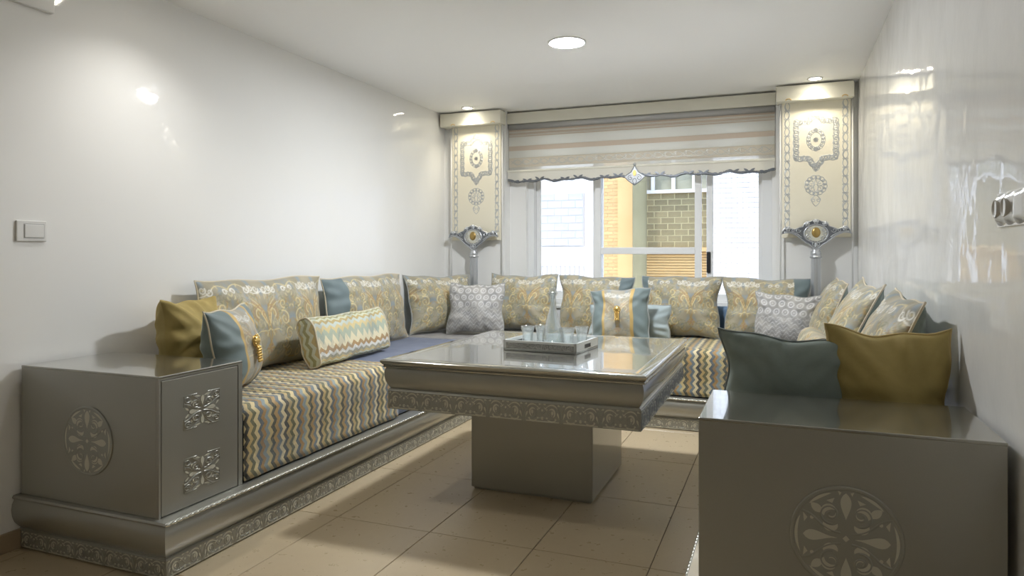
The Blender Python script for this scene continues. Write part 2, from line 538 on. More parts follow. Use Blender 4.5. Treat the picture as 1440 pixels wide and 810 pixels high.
structure('baseboard_left', MB().rbox(XL, XL + 0.013, YR, 1.835, 0.0, 0.075, 0.003, 2), M['baseboard'], 'beige stone skirting at the foot of the polished wall')
structure('baseboard_right', MB().rbox(XR - 0.013, XR, YR, 1.86, 0.0, 0.075, 0.003, 2), M['baseboard'], 'beige stone skirting below the silver socket wall')

floor = structure('floor', MB().box(XL - 0.12, XR + 0.12, YR - 0.12, YW + 0.2, -0.08, -0.004), M['grout'], 'floor of large beige stone tiles with thin joints')
TX, TY, TX0, TY0 = 0.4535, 0.668, -1.812, 2.541
tile_me = MB().rbox(-TX / 2 + 0.0017, TX / 2 - 0.0017, -TY / 2 + 0.0017, TY / 2 - 0.0017, -0.006, 0.0, 0.0012, 1).mesh('tile', M['tile'])
for i in range(-3, 6):
    for j in range(-8, 5):
        cx, cy = TX0 + (i + 0.5) * TX, TY0 + (j + 0.5) * TY
        if cx > XR + 0.2 or cx < XL - 0.2 or cy < YR - 0.2 or cy > YB: continue
        link('tile', tile_me, floor, (cx, cy, 0))

# ---------------------------------------------------------------- window_1
FY = 5.70
win = empty('window_1', (-1.05, FY, OZ0), kind='structure', label='wide sliding window with pale aluminium frames and clear panes')
def wpart(name, x0, x1, z0, z1, y0, y1, mat, r=0.004):
    o = MB().rbox(x0 + 1.05, x1 + 1.05, y0 - FY, y1 - FY, z0 - OZ0, z1 - OZ0, r, 2).build(name, M[mat], win, fix=False)
    return o
# outer frame
wpart('frame', OX0, OX0 + 0.055, OZ0, OZ1, FY - 0.03, FY + 0.09, 'white_frame')
wpart('frame', OX1 - 0.075, OX1, OZ0, OZ1, FY - 0.03, FY + 0.09, 'white_frame')
wpart('frame', OX0, OX1, OZ1 - 0.06, OZ1, FY - 0.03, FY + 0.09, 'white_frame')
wpart('frame', OX0, OX1, OZ0, OZ0 + 0.05, FY - 0.03, FY + 0.09, 'white_frame')
# left sash, centre sash, right sash: stiles and rails
def sash(x0, x1, z0, z1, y, sl, sr, mat_l, mat_r, bar=None):
    wpart('stile', x0, x0 + sl, z0, z1, y - 0.018, y + 0.018, mat_l)
    wpart('stile', x1 - sr, x1, z0, z1, y - 0.018, y + 0.018, mat_r)
    wpart('rail', x0 + sl, x1 - sr, z0, z0 + 0.06, y - 0.016, y + 0.016, 'white_frame')
    wpart('rail', x0 + sl, x1 - sr, z1 - 0.06, z1, y - 0.016, y + 0.016, 'white_frame')
    if bar:
        wpart('glazing_bar', x0 + sl, x1 - sr, bar[0], bar[1], y - 0.016, y + 0.016, 'white_frame')
    o = MB().box(x0 + sl + 1.05, x1 - sr + 1.05, y - 0.003 - FY, y + 0.003 - FY, z0 + 0.06 - OZ0, z1 - 0.06 - OZ0).build('pane', M['pane'], win)
zs0, zs1 = OZ0 + 0.05, OZ1 - 0.06
sash(-2.010, -1.415, zs0, zs1, FY + 0.055, 0.035, 0.085, 'white_frame', 'white_frame')
sash(-1.471, -0.600, zs0, zs1, FY + 0.005, 0.050, 0.052, 'white_frame', 'white_frame', (1.150, 1.206))
sash(-0.565, -0.142, zs0, zs1, FY + 0.055, 0.050, 0.030, 'white_frame', 'white_frame')
hd = MB().rbox(-0.563 + 1.05, -0.533 + 1.05, -0.022 + 0.04, 0.002 + 0.04, 1.0 - OZ0, 1.17 - OZ0, 0.006, 2).build('handle', M['black'], win)
hd['label'] = 'black recessed window handle'
structure('trim_1', MB().rbox(-2.213, -0.044, YB - 0.015, FY - 0.02, OZ0 - 0.02, OZ0 + 0.006, 0.005, 2), M['white'], 'white window sill behind the row of brocade cushions')

# ---------------------------------------------------------------- the building across the courtyard
EY = 8.6
def EX(u):                       # column of the facade -> x on the facade plane
    a = (u - 720) / 972.0; c, s = math.cos(R(21.34)), math.sin(R(21.34))
    return EY * (-s + a * c) / (c + a * s)
def EZ(v, x=-1.4):
    c, s = math.cos(R(21.34)), math.sin(R(21.34))
    return 1.15 + (357.4 - v) / 972.0 * (c * EY - s * x)
bld = empty('neighbouring_building', (-1.4, EY, -2.0), label='building across the courtyard with white brick, peach piers and a grey block wall', cat='building')
def bpart(name, x0, x1, y0, y1, z0, z1, mat, parent=None, bev=0.0):
    mb = MB()
    (mb.rbox(x0 + 1.4, x1 + 1.4, y0 - EY, y1 - EY, z0 + 2, z1 + 2, bev, 1) if bev else mb.box(x0 + 1.4, x1 + 1.4, y0 - EY, y1 - EY, z0 + 2, z1 + 2))
    return mb.build(name, M[mat], parent or bld)
def courses(parent, x0, x1, z0, z1, bw, bh, yf, mat, joint=0.008, depth=0.02, offs=0.5, name='brick'):
    """individual bricks in running bond on the face y = yf"""
    full = MB().rbox(-bw / 2 + joint / 2, bw / 2 - joint / 2, -depth, 0.02, -bh / 2 + joint / 2, bh / 2 - joint / 2, 0.003, 1).mesh(name, M[mat])
    cut = {}
    nrow = int(round((z1 - z0) / bh))
    for r in range(nrow):
        x = x0 - (bw * offs if r % 2 else 0)
        while x < x1 - 1e-4:
            a, b = max(x, x0), min(x + bw, x1)
            if b - a > 0.02:
                if b - a > bw - 1e-4: me = full
                else:
                    key = round(b - a, 4)
                    if key not in cut:
                        w = b - a
                        cut[key] = MB().rbox(-w / 2 + joint / 2, w / 2 - joint / 2, -depth, 0.02, -bh / 2 + joint / 2, bh / 2 - joint / 2, 0.003, 1).mesh(name, M[mat])
                    me = cut[key]
                link(name, me, parent, ((a + b) / 2 + 1.4, yf - EY, z0 + (r + 0.5) * bh + 2))
            x += bw
# far left white render with a grey block panel and a railing
Zlo, Zhi = 0.38, 5.5
bpart('wall_section', -5.5, EX(843), EY, EY + 0.3, Zlo, Zhi, 'ext_white')
lw = bpart('block_panel', EX(760), EX(822), EY - 0.02, EY, EZ(346, -2.6), EZ(272, -2.6), 'ext_white_joint')
courses(lw, EX(761), EX(821), EZ(346, -2.6), EZ(272, -2.6), 0.19, 0.098, EY - 0.02, 'ext_grey_block', 0.014, 0.004, 0.5, 'block')
bpart('ledge', EX(757), EX(826), EY - 0.06, EY, EZ(352, -2.6), EZ(347, -2.6), 'ext_white')
rl = bpart('railing', EX(752), EX(830), EY - 0.30, EY - 0.27, EZ(373, -2.6), EZ(370, -2.6), 'ext_white')
for k in range(13):
    xx = EX(754) + k * (EX(829) - EX(754)) / 12
    bpart('baluster', xx - 0.008, xx + 0.008, EY - 0.295, EY - 0.275, EZ(420, -2.6), EZ(372, -2.6), 'ext_white_joint', bld)
# peach brick pier, smooth peach pier
p1 = bpart('brick_pier', EX(843), EX(872), EY - 0.10, EY + 0.3, Zlo, Zhi, 'ext_peach_joint')
courses(p1, EX(843), EX(872), 0.1, 2.5, 0.135, 0.0445, EY - 0.10, 'ext_peach_brick', 0.006, 0.006)
bpart('smooth_pier', EX(872), EX(892.5), EY - 0.14, EY + 0.3, Zlo, Zhi, 'ext_peach')
# olive block wall, pillar in front, window above, shutter below
zb0, zb1 = EZ(348, -1.1), EZ(271, -1.1)
bw_ = bpart('block_wall', EX(892), EX(1000), EY, EY + 0.3, zb0, zb1, 'ext_block_joint')
courses(bw_, EX(892), EX(1000), zb0, zb1, 0.165, (zb1 - zb0) / 9, EY, 'ext_block', 0.012, 0.004, 0.5, 'block')
bpart('window_ledge', EX(892), EX(1000), EY - 0.05, EY + 0.2, zb1, zb1 + 0.04, 'ext_white')
bpart('upper_curtain', EX(892), EX(1000), EY + 0.12, EY + 0.2, zb1 + 0.04, zb1 + 0.75, 'ext_dim')
for u in (917, 946, 975): bpart('window_post', EX(u) - 0.02, EX(u) + 0.02, EY + 0.04, EY + 0.1, zb1 + 0.04, zb1 + 0.75, 'ext_white')
bpart('wall_section', EX(892), EX(1000), EY, EY + 0.3, zb1 + 0.75, Zhi, 'ext_peach')
bpart('lintel', EX(892), EX(1000), EY - 0.04, EY + 0.2, zb0 - 0.05, zb0, 'ext_shutter')
for k in range(12):
    z = zb0 - 0.05 - (k + 1) * 0.034
    bpart('shutter_slat', EX(892), EX(1000), EY + 0.03, EY + 0.055, z, z + 0.029, 'ext_shutter', bld, 0.006)
bpart('wall_section', EX(892), EX(1000), EY + 0.06, EY + 0.3, zb0 - 0.5, zb0, 'ext_peach_joint')
bpart('wall_section', EX(892), EX(1000), EY, EY + 0.3, Zlo, zb0 - 0.45, 'ext_peach')
MB().lathe([(0.085, 0), (0.085, 7.0)], 20, ((EX(906) + 1.4), -0.30, 0)).build('round_pillar', M['ext_pillar'], bld)
# white sunlit brick on the right
w1 = bpart('white_brick_wall', EX(1000), 3.2, EY - 0.22, EY + 0.3, Zlo, Zhi, 'ext_white_joint')
courses(w1, EX(1000), EX(1072), 0.35, 2.35, 0.125, 0.058, EY - 0.22, 'ext_white', 0.008, 0.006)
tag(MB().box(-6, 4, YW + 0.2, EY + 0.3, 0.25, 0.40).build('bounce_ground', M['ext_bounce']), 'unseen pale terrace added outside the window to bounce light upward', None, None, 'structure')  # unseen raised ground, added pale to bounce daylight up to the ceiling

# ================================================================== ORNAMENT SHAPES (2-D)
def circ(cx, cy, r, n=14, sx=1.0, sy=1.0):
    return [(cx + r * sx * math.cos(2 * PI * k / n), cy + r * sy * math.sin(2 * PI * k / n)) for k in range(n)]
def crescent(cx, cy, r, a0, a1, w, n=12):
    out, inn = [], []
    for k in range(n + 1):
        t = k / n; a = R(a0 + (a1 - a0) * t); ww = w * math.sin(PI * t) ** 0.8
        out.append((cx + (r + ww / 2) * math.cos(a), cy + (r + ww / 2) * math.sin(a)))
        inn.append((cx + (r - ww / 2) * math.cos(a), cy + (r - ww / 2) * math.sin(a)))
    return out + inn[::-1][1:-1]
def teardrop(x0, y0, x1, y1, w, sharp=2.2, n=12):
    """point at (x0,y0), bulb near (x1,y1)"""
    dx, dy = x1 - x0, y1 - y0; L = math.hypot(dx, dy); dx /= L; dy /= L
    a, b = [], []
    for k in range(n + 1):
        t = k / n; ww = w / 2 * math.sin(PI * t ** sharp) ** 0.75 if 0 < t < 1 else 0
        ww = max(ww, w * 0.05 if 0 < t < 0.7 else 0)
        a.append((x0 + dx * L * t - dy * ww, y0 + dy * L * t + dx * ww))
        b.append((x0 + dx * L * t + dy * ww, y0 + dy * L * t - dx * ww))
    return a + b[::-1][1:-1]
def spiral(cx, cy, r0, r1, a0, turns, n=28):
    return [(cx + (r0 + (r1 - r0) * k / n) * math.cos(R(a0) + 2 * PI * turns * k / n), cy + (r0 + (r1 - r0) * k / n) * math.sin(R(a0) + 2 * PI * turns * k / n)) for k in range(n + 1)]
def bez(p0, p1, p2, p3, n=14):
    o = []
    for k in range(n + 1):
        t = k / n; u = 1 - t
        o.append(tuple(u ** 3 * a + 3 * u * u * t * b + 3 * u * t * t * c + t ** 3 * d for a, b, c, d in zip(p0, p1, p2, p3)))
    return o
def mirx(pts): return [(-x, y) for x, y in pts]
def scl(pts, sx, sy=None, ox=0, oy=0): return [(x * sx + ox, y * (sy or sx) + oy) for x, y in pts]
def trochoid(path, lam, r, sign=1, closed=False, ph=0.0, step=0.0022):
    """loops running along a 2-D path: a lace of little scrolls"""
    P = np.array(path, float)
    if closed: P = np.vstack([P, P[:1]])
    seg = np.linalg.norm(np.diff(P, axis=0), axis=1); s = np.concatenate([[0], np.cumsum(seg)]); L = s[-1]
    n = max(12, int(L / step)); q = np.linspace(0, L, n)
    x, y = np.interp(q, s, P[:, 0]), np.interp(q, s, P[:, 1])
    tx, ty = np.gradient(x), np.gradient(y); m = np.maximum(np.hypot(tx, ty), 1e-9); tx /= m; ty /= m
    k = max(1, round(L / lam)); ph_ = 2 * PI * k * q / L + ph
    dx, dy = r * np.cos(ph_), sign * r * np.sin(ph_)
    return list(zip(x + tx * dx - ty * dy, y + ty * dx + tx * dy))
FRONT = lambda x, z, d: (x, -d, z)          # local design plane: x across, z up, relief towards -y

# ---- carved frieze module (shared by plinth and table) ---------------------------------
FL, FH = 0.163, 0.066
def frieze_meshes():
    u = FH
    pl = MB().box(-FL / 2, FL / 2, -0.001, 0.004, 0, FH)
    for s in (1, -1):
        f = (lambda p: p) if s == 1 else mirx
        pl.ribbon(scl(f(bez((1.20, 0.06), (1.22, 0.95), (0.65, 1.12), (0.30, 0.80), 16)), u), 0.0055, lambda x, z, d: (x, -0.001 - d, z), 0.003)
        pl.ribbon(scl(f(spiral(0.62, 0.47, 0.33, 0.05, 60, -1.6, 30)), u), np.linspace(0.0055, 0.003, 31), lambda x, z, d: (x, -0.001 - d, z), 0.003)
        pl.ribbon(scl(f(bez((0.62, 0.80), (0.3, 0.85), (0.18, 0.5), (0.0, 0.42), 10)), u), 0.005, lambda x, z, d: (x, -0.001 - d, z), 0.003)
        pl.ribbon(scl(f(bez((0.95, 0.35), (0.8, 0.12), (0.4, 0.10), (0.06, 0.22), 10)), u), 0.0045, lambda x, z, d: (x, -0.001 - d, z), 0.003)
    pl.ribbon([(-FL / 2, FH - 0.003), (FL / 2, FH - 0.003)], 0.005, lambda x, z, d: (x, -0.001 - d, z), 0.003)
    il = MB()
    D = lambda x, z, d: (x, -0.001 - d, z)
    for s in (1, -1):
        f = (lambda p: p) if s == 1 else mirx
        for poly in (crescent(0.62, 0.47, 0.44, 30, 150, 0.11), crescent(0.62, 0.47, 0.20, -70, 150, 0.13), teardrop(0.62, 0.30, 0.70, 0.60, 0.17),
                     teardrop(0.10, 0.75, 0.34, 0.62, 0.11), teardrop(1.12, 0.20, 0.98, 0.52, 0.10), crescent(0.62, 0.47, 0.42, 210, 320, 0.09),
                     circ(0.30, 0.20, 0.06, 8), circ(0.86, 0.18, 0.05, 8), teardrop(0.02, 0.92, 0.24, 0.90, 0.09), teardrop(1.18, 0.85, 1.00, 0.90, 0.10)):
            il.poly(scl(f(poly), u), D, 0.0016)
    il.poly(scl(circ(0, 0.20, 0.085, 8), u), D, 0.0016)
    il.poly(scl(circ(0, 0.60, 0.06, 8), u), D, 0.0016)
    il.poly(scl([(-1.08, 0.02), (1.08, 0.02), (1.08, 0.065), (-1.08, 0.065)], u), D, 0.0016)
    return pl.mesh('frieze_panel', M['relief']), il.mesh('inlay', M['inlay'])
fr_me, fi_me = frieze_meshes()
def frieze_run(parent, p0, p1, z, rot, sc_h=1.0, mod=FL, plo=(0, 0, 0)):
    """a row of carved panels from p0 to p1 (2-D), facing local -y turned by rot"""
    L = math.hypot(p1[0] - p0[0], p1[1] - p0[1]); n = max(1, round(L / mod)); sx = (L / n) / FL
    for k in range(n):
        t = (k + 0.5) / n
        o = link('frieze_panel', fr_me, parent, (p0[0] + (p1[0] - p0[0]) * t - plo[0], p0[1] + (p1[1] - p0[1]) * t - plo[1], z - plo[2]), (0, 0, rot), (sx, 1, sc_h))
        link('inlay', fi_me, o)

# ---- medallion pieces ------------------------------------------------------------------
def medallion_shapes():
    S = []
    for a in (0, 180): S.append(('x', teardrop(0.16, 0, 0.76, 0, 0.20), a))
    for a in (90, 270): S.append(('x', teardrop(0.36, 0, 0.87, 0, 0.19, 1.5), a))
    S.append(('x', [(0.06, 0), (0, 0.06), (-0.06, 0), (0, -0.06)], 0))
    for a in (0, 180): S.append(('x', crescent(0, 0, 0.885, -24, 24, 0.055), a))
    for a in (58, 122, 238, 302): S.append(('x', crescent(0, 0, 0.885, -15, 15, 0.055), a))
    q = [crescent(0.27, 0.30, 0.13, 195, 350, 0.11), crescent(0.28, 0.46, 0.12, -30, 150, 0.12), crescent(0.24, 0.45, 0.07, 150, 330, 0.05), teardrop(0.62, 0.62, 0.42, 0.46, 0.15, 1.1),
         [(0.68, 0.33), (0.74, 0.24), (0.76, 0.42)], [(0.20, 0.76), (0.34, 0.70), (0.24, 0.66)], circ(0.60, 0.34, 0.035, 8), [(0.08, 0.88), (0.14, 0.90), (0.11, 0.82)]]
    for pts in q:
        for sx in (1, -1):
            for sy in (1, -1): S.append(('q', [(x * sx, y * sy) for x, y in pts], 0))
    return S
MED_R = 0.129
med_me = []
for kind, pts, a in medallion_shapes():
    c, s = math.cos(R(a)), math.sin(R(a))
    P = [((x * c - y * s) * MED_R, (x * s + y * c) * MED_R) for x, y in pts]
    med_me.append(MB().poly(P, FRONT, 0.0012).mesh('inlay', M['inlay']))
def medallion(parent, loc):
    mb = MB().lathe([(0.0, -0.004), (0.90, -0.004), (0.93, -0.0062), (0.985, -0.0062), (1.0, -0.004), (1.0, 0.0)][::-1], 48, axis='y') if False else MB()
    prof = [(1.0, 0.0), (1.0, -0.0035), (0.985, -0.0055), (0.94, -0.0055), (0.925, -0.0040), (0.0, -0.0040)]
    mb.lathe([(r * MED_R, y) for r, y in prof], 56, axis='y', smooth=False)
    D = lambda x, z, d: (x, -0.004 - d, z)
    for sx in (1, -1):
        for sy in (1, -1):
            mb.ribbon([(x * sx * MED_R, y * sy * MED_R) for x, y in spiral(0.27, 0.45, 0.20, 0.03, 260, 1.5, 26)], 0.006, D, 0.0022)
            mb.ribbon([(x * sx * MED_R, y * sy * MED_R) for x, y in bez((0.10, 0.10), (0.5, 0.14), (0.5, 0.42), (0.78, 0.45), 12)], 0.006, D, 0.0022)
    o = mb.build('medallion', M['relief'], parent)
    o.location = loc
    o['label'] = 'round carved medallion with pale inlay'
    for me in med_me: link('inlay', me, o, (0, -0.0036, 0))
    return o

# ================================================================== U-SHAPED PLINTH
BX0, BX1, BYF0, BYB, BYF1 = -2.02, -0.235, 1.822, 4.605, 1.895
BT = 0.212
base = empty('banquette_plinth', (-1.1, 4.6, 0), label='silver lacquered U-shaped plinth with carved frieze under the seats', cat='plinth')
bl = (-1.1, 4.6, 0)
def L3(p): return (p[0] - bl[0], p[1] - bl[1], p[2] - bl[2])
prof = [(-0.02, 0.004), (0.0, 0.004), (0.0, 0.074), (-0.006, 0.078), (0.004, 0.088), (0.018, 0.106), (0.027, 0.130), (0.030, 0.155), (0.027, 0.178), (0.020, 0.190), (0.018, 0.196), (0.025, 0.199), (0.027, 0.205), (0.022, 0.211), (0.010, BT), (-0.10, BT)]
path = [(XL + 0.002, BYF0), (BX0, BYF0), (BX0, BYB), (BX1, BYB), (BX1, BYF1), (XR - 0.002, BYF1)]
mb = MB(); sweep(mb, [(x - bl[0], y - bl[1]) for x, y in path], prof)
mb.build('moulding', M['silver'], base, fix=False, angle=35)
dk = MB()
for (x0, x1, y0, y1) in ((XL + 0.005, BX0 - 0.06, BYF0 + 0.06, YB - 0.01), (BX0 - 0.06, BX1 + 0.06, BYB + 0.06, YB - 0.01), (BX1 + 0.06, XR - 0.005, BYF1 + 0.06, YB - 0.01)):
    dk.box(x0 - bl[0], x1 - bl[0], y0 - bl[1], y1 - bl[1], 0.004, BT - 0.001)
dk.build('seat_deck', M['silver'], base)
frieze_run(base, (XL + 0.015, BYF0 - 0.0005), (BX0, BYF0 - 0.0005), 0.006, 0, plo=bl)
frieze_run(base, (BX0 + 0.0005, BYF0), (BX0 + 0.0005, BYB), 0.006, R(90), plo=bl)
frieze_run(base, (BX0, BYB - 0.0005), (BX1, BYB - 0.0005), 0.006, 0, plo=bl)
frieze_run(base, (BX1 - 0.0005, BYB), (BX1 - 0.0005, BYF1), 0.006, R(-90), plo=bl)
frieze_run(base, (BX1, BYF1 - 0.0005), (XR - 0.005, BYF1 - 0.0005), 0.006, 0, plo=bl)
def beads(p0, p1):
    L = math.hypot(p1[0] - p0[0], p1[1] - p0[1]); n = int(L / 0.026); pts, rr = [], []
    for k in range(n):
        for t, r in ((0.02, 0.0028), (0.12, 0.0058), (0.5, 0.0066), (0.86, 0.0058), (0.97, 0.0028)):
            q = (k + t) / n
            pts.append((p0[0] + (p1[0] - p0[0]) * q - bl[0], p0[1] + (p1[1] - p0[1]) * q - bl[1], BT - 0.0068)); rr.append(r)
    return MB().tube(pts, rr, 6).build('beading', M['silver_trim'], base, fix=False)
o_ = 0.0255
beads((BX0 + o_, BYF0 - o_), (BX0 + o_, BYB - o_)); beads((BX0 + o_, BYB - o_), (BX1 - o_, BYB - o_)); beads((BX1 - o_, BYB - o_), (BX1 - o_, BYF1 - o_))

# ================================================================== END CABINETS
CZ0, CZ1 = BT, 0.716
def cabinet(x0, x1, y0, y1, label, inset=0.0):
    cx, cy = (x0 + x1) / 2, (y0 + y1) / 2
    root = empty('end_cabinet', (cx, cy, CZ0), label=label, cat='cabinet')
    h = CZ1 - CZ0
    MB().rbox(x0 - cx, x1 - inset - cx, y0 - cy, y1 - cy, 0, h - 0.006, 0.003, 2).build('body', M['silver'], root, fix=False)
    MB().rbox(x0 - cx - 0.0006, x1 - cx + 0.0006, y0 - cy - 0.0006, y1 - cy + 0.0006, h - 0.009, h, 0.003, 3).build('top', M['silver_top'], root, fix=False)
    return root, cx, cy
cabL, cx, cy = cabinet(-2.772, -2.05, 1.820, 2.225, 'silver lacquered end cabinet with a door carrying two square carved plaques', 0.012)
medallion(cabL, (-2.403 - cx, 1.820 - cy, 0.456 - CZ0))
door = MB().rbox(-0.006, 0.006, -0.184, 0.184, 0, 0.482, 0.002, 2).build('door', M['silver'], cabL, fix=False)
door.location = (-2.056 - cx, 2.016 - cy, 0.004)
fr = MB()                                   # face frame: the 4 mm gap round the door is a real one
fr.box(-0.012, 0.0, 1.820 - cy, 1.828 - cy, 0, 0.497); fr.box(-0.012, 0.0, 2.204 - cy, 2.225 - cy, 0, 0.497); fr.box(-0.012, 0.0, 1.828 - cy, 2.204 - cy, 0.490, 0.497)
o = fr.build('face_frame', M['silver'], cabL); o.location = (-2.05 - cx, 0, 0)
def plaque(parent, zc):
    W, H = 0.178, 0.128
    SIDE = lambda x, z, d: (0.006 + d, x, zc + z)
    mb = MB(); il = MB()
    for sx in (1, -1):
        for sy in (1, -1):
            T = lambda p: [(x * sx * W / 2, y * sy * H / 2) for x, y in p]
            mb.ribbon(T(spiral(0.34, 0.42, 0.26, 0.04, 250, 1.5, 26)), 0.0065, SIDE, 0.004)
            mb.ribbon(T(spiral(0.78, 0.74, 0.20, 0.04, 200, 1.3, 22)), 0.006, SIDE, 0.004)
            mb.ribbon(T(bez((0.08, 0.10), (0.6, 0.10), (0.6, 0.45), (0.95, 0.50), 12)), 0.006, SIDE, 0.004)
            mb.ribbon(T(bez((0.06, 0.15), (0.12, 0.7), (0.4, 0.75), (0.55, 0.98), 12)), 0.006, SIDE, 0.004)
            mb.ribbon(T([(0.97, 0.35), (0.97, 0.97), (0.30, 0.97)]), 0.005, SIDE, 0.003)
            for p in (crescent(0.34, 0.42, 0.16, -60, 170, 0.12), teardrop(0.60, 0.66, 0.50, 0.40, 0.13, 1.2), teardrop(0.72, 0.10, 0.92, 0.30, 0.10, 1.2), teardrop(0.10, 0.80, 0.40, 0.88, 0.10, 1.2)):
                il.poly(T(p), SIDE, 0.0012)
    for pts in (teardrop(0.14, 0, 0.72, 0, 0.24), teardrop(-0.14, 0, -0.72, 0, 0.24)): il.poly([(x * W / 2, y * H / 2) for x, y in pts], SIDE, 0.0015)
    for pts in (teardrop(0, 0.26, 0, 0.84, 0.17, 1.5), teardrop(0, -0.26, 0, -0.84, 0.17, 1.5)): il.poly([(x * W / 2, y * H / 2) for x, y in pts], SIDE, 0.0015)
    o = mb.build('carved_plaque', M['relief'], parent); i = il.build('inlay', M['inlay'], parent)
plaque(door, 0.563 - CZ0 - 0.004); plaque(door, 0.330 - CZ0 - 0.004)
cabR, cx, cy = cabinet(-0.207, 0.484, 1.893, 2.300, 'silver lacquered end cabinet with a round medallion beside the socket wall')
medallion(cabR, (0.147 - cx, 1.893 - cy, 0.447 - CZ0))

# ================================================================== SEAT MATTRESSES AND RUNNERS
SZ = 0.520
def mattress(x0, x1, y0, y1, mat, label):
    cx, cy = (x0 + x1) / 2, (y0 + y1) / 2
    o = MB().rbox(x0 - cx, x1 - cx, y0 - cy, y1 - cy, 0, SZ - BT, 0.04, 5).build('seat_mattress', M[mat], None, fix=False)
    o.location = (cx, cy, BT)
    return tag(o, label, 'mattress', 'seat mattresses of the banquette')
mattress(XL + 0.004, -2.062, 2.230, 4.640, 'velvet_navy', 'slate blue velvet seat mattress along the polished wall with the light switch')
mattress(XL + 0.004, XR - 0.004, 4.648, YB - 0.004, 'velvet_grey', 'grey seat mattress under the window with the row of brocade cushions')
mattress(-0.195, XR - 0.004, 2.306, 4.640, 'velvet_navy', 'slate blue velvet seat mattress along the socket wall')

def runner(kind, a0, a1, back, front, bottom, label, seed):
    """cloth over a seat: kind 'y' runs along y and drops at x=front; 'x' runs along x and drops at y=front"""
    rnd = random.Random(seed)
    rr = 0.045; sgn = 1 if front > back else -1
    prof = [(back, SZ + 0.004)]
    L = abs(front - back) - rr
    for k in range(1, 13): prof.append((back + sgn * L * k / 12, SZ + 0.004 + 0.0015 * math.sin(k * 1.7)))
    for k in range(1, 7):
        a = PI / 2 * k / 6
        prof.append((back + sgn * (L + rr * math.sin(a)), SZ + 0.004 - rr * (1 - math.cos(a))))
    z0 = prof[-1][1]
    for k in range(1, 9): prof.append((front + sgn * 0.004 * math.sin(k * 0.9), z0 + (bottom - z0) * k / 8))
    d = [0]
    for p, q in zip(prof, prof[1:]): d.append(d[-1] + math.hypot(q[0] - p[0], q[1] - p[1]))
    n = int(abs(a1 - a0) / 0.03); V, F, UV = [], [], []
    for i in range(n + 1):
        t = a0 + (a1 - a0) * i / n
        for k, (c, z) in enumerate(prof):
            drop = max(0, k - 18) / 8
            wv = 0.004 * drop * math.sin(t * 17 + seed) + 0.002 * math.sin(t * 41 + k)
            c2 = c + sgn * max(0.0, wv) * (1 if k > 12 else 0); z2 = z + (abs(wv) * 0.6 if 0 < k <= 12 else 0)
            V.append((c2, t, z2) if kind == 'y' else (t, c2, z2)); UV.append((t, d[k]))
    m = len(prof)
    for i in range(n):
        for k in range(m - 1): F.append((i * m + k, (i + 1) * m + k, (i + 1) * m + k + 1, i * m + k + 1))
    me = bpy.data.meshes.new('seat_runner'); me.from_pydata(V, [], F)
    bm = bmesh.new(); bm.from_mesh(me); bmesh.ops.recalc_face_normals(bm, faces=bm.faces)
    uvl = bm.loops.layers.uv.new('UVMap')
    for f in bm.faces:
        f.smooth = True
        for lp in f.loops: lp[uvl].uv = UV[lp.vert.index]
    bm.normal_update()
    up = sum(f.normal.z for f in bm.faces)
    if up < 0: bmesh.ops.reverse_faces(bm, faces=bm.faces)
    bm.to_mesh(me); bm.free()
    me.materials.append(M['chevron'])
    o = link('seat_runner', me)
    cxy = ((back + front) / 2, (a0 + a1) / 2) if kind == 'y' else ((a0 + a1) / 2, (back + front) / 2)
    for v in me.vertices: v.co -= Vector((cxy[0], cxy[1], bottom))
    o.location = (cxy[0], cxy[1], bottom)
    md = o.modifiers.new('thick', 'SOLIDIFY'); md.thickness = 0.003; md.offset = 0
    return tag(o, label, 'seat cover', 'chevron runners over the seats')
runner('y', 2.232, 3.455, XL + 0.03, -2.052, 0.222, 'chevron woven seat runner beside the cabinet with the door', 1)
runner('x', -1.75, -0.26, YB - 0.05, 4.637, 0.222, 'chevron woven seat runner on the seat under the window', 2)

# ================================================================== TABLE
TX_0, TX_1, TY_0, TY_1, TZ = -1.712, -0.495, 2.722, 4.020, 0.670
tcx, tcy = (TX_0 + TX_1) / 2, (TY_0 + TY_1) / 2
tab = empty('pedestal_table', (tcx, tcy, 0), label='square silver lacquered pedestal table with carved frieze holding the mirrored tray', cat='table')
hx, hy = (TX_1 - TX_0) / 2, (TY_1 - TY_0) / 2
rect = [(-hx, -hy), (hx, -hy), (hx, hy), (-hx, hy)]
slab = MB()
sweep(slab, rect, [(-0.062, TZ - 0.003), (-0.056, TZ), (-0.012, TZ), (-0.004, TZ - 0.002), (0.0, TZ - 0.007), (-0.001, TZ - 0.013), (-0.007, TZ - 0.022), (-0.012, TZ - 0.026), (-0.012, TZ - 0.029), (-0.009, TZ - 0.031), (-0.010, TZ - 0.036), (-0.022, TZ - 0.040), (-0.10, TZ - 0.040)], True)
slab.build('top_edge', M['silver_top'], tab, fix=False, angle=40)
MB().rbox(-hx + 0.058, hx - 0.058, -hy + 0.058, hy - 0.058, TZ - 0.03, TZ - 0.001, 0.002, 2).build('top_panel', M['silver_top'], tab, fix=False)
ap = MB()
sweep(ap, rect, [(-0.022, TZ - 0.038), (-0.017, TZ - 0.046), (-0.0145, TZ - 0.060), (-0.015, TZ - 0.080), (-0.019, TZ - 0.100), (-0.026, TZ - 0.118), (-0.034, TZ - 0.131), (-0.036, TZ - 0.135), (-0.030, TZ - 0.137), (-0.028, TZ - 0.140), (-0.028, TZ - 0.228), (-0.12, TZ - 0.228)], True)
ap.build('apron', M['silver'], tab, fix=False, angle=40)
ix, iy = hx - 0.0275, hy - 0.0275
fz, fs = TZ - 0.226, 0.084 / FH
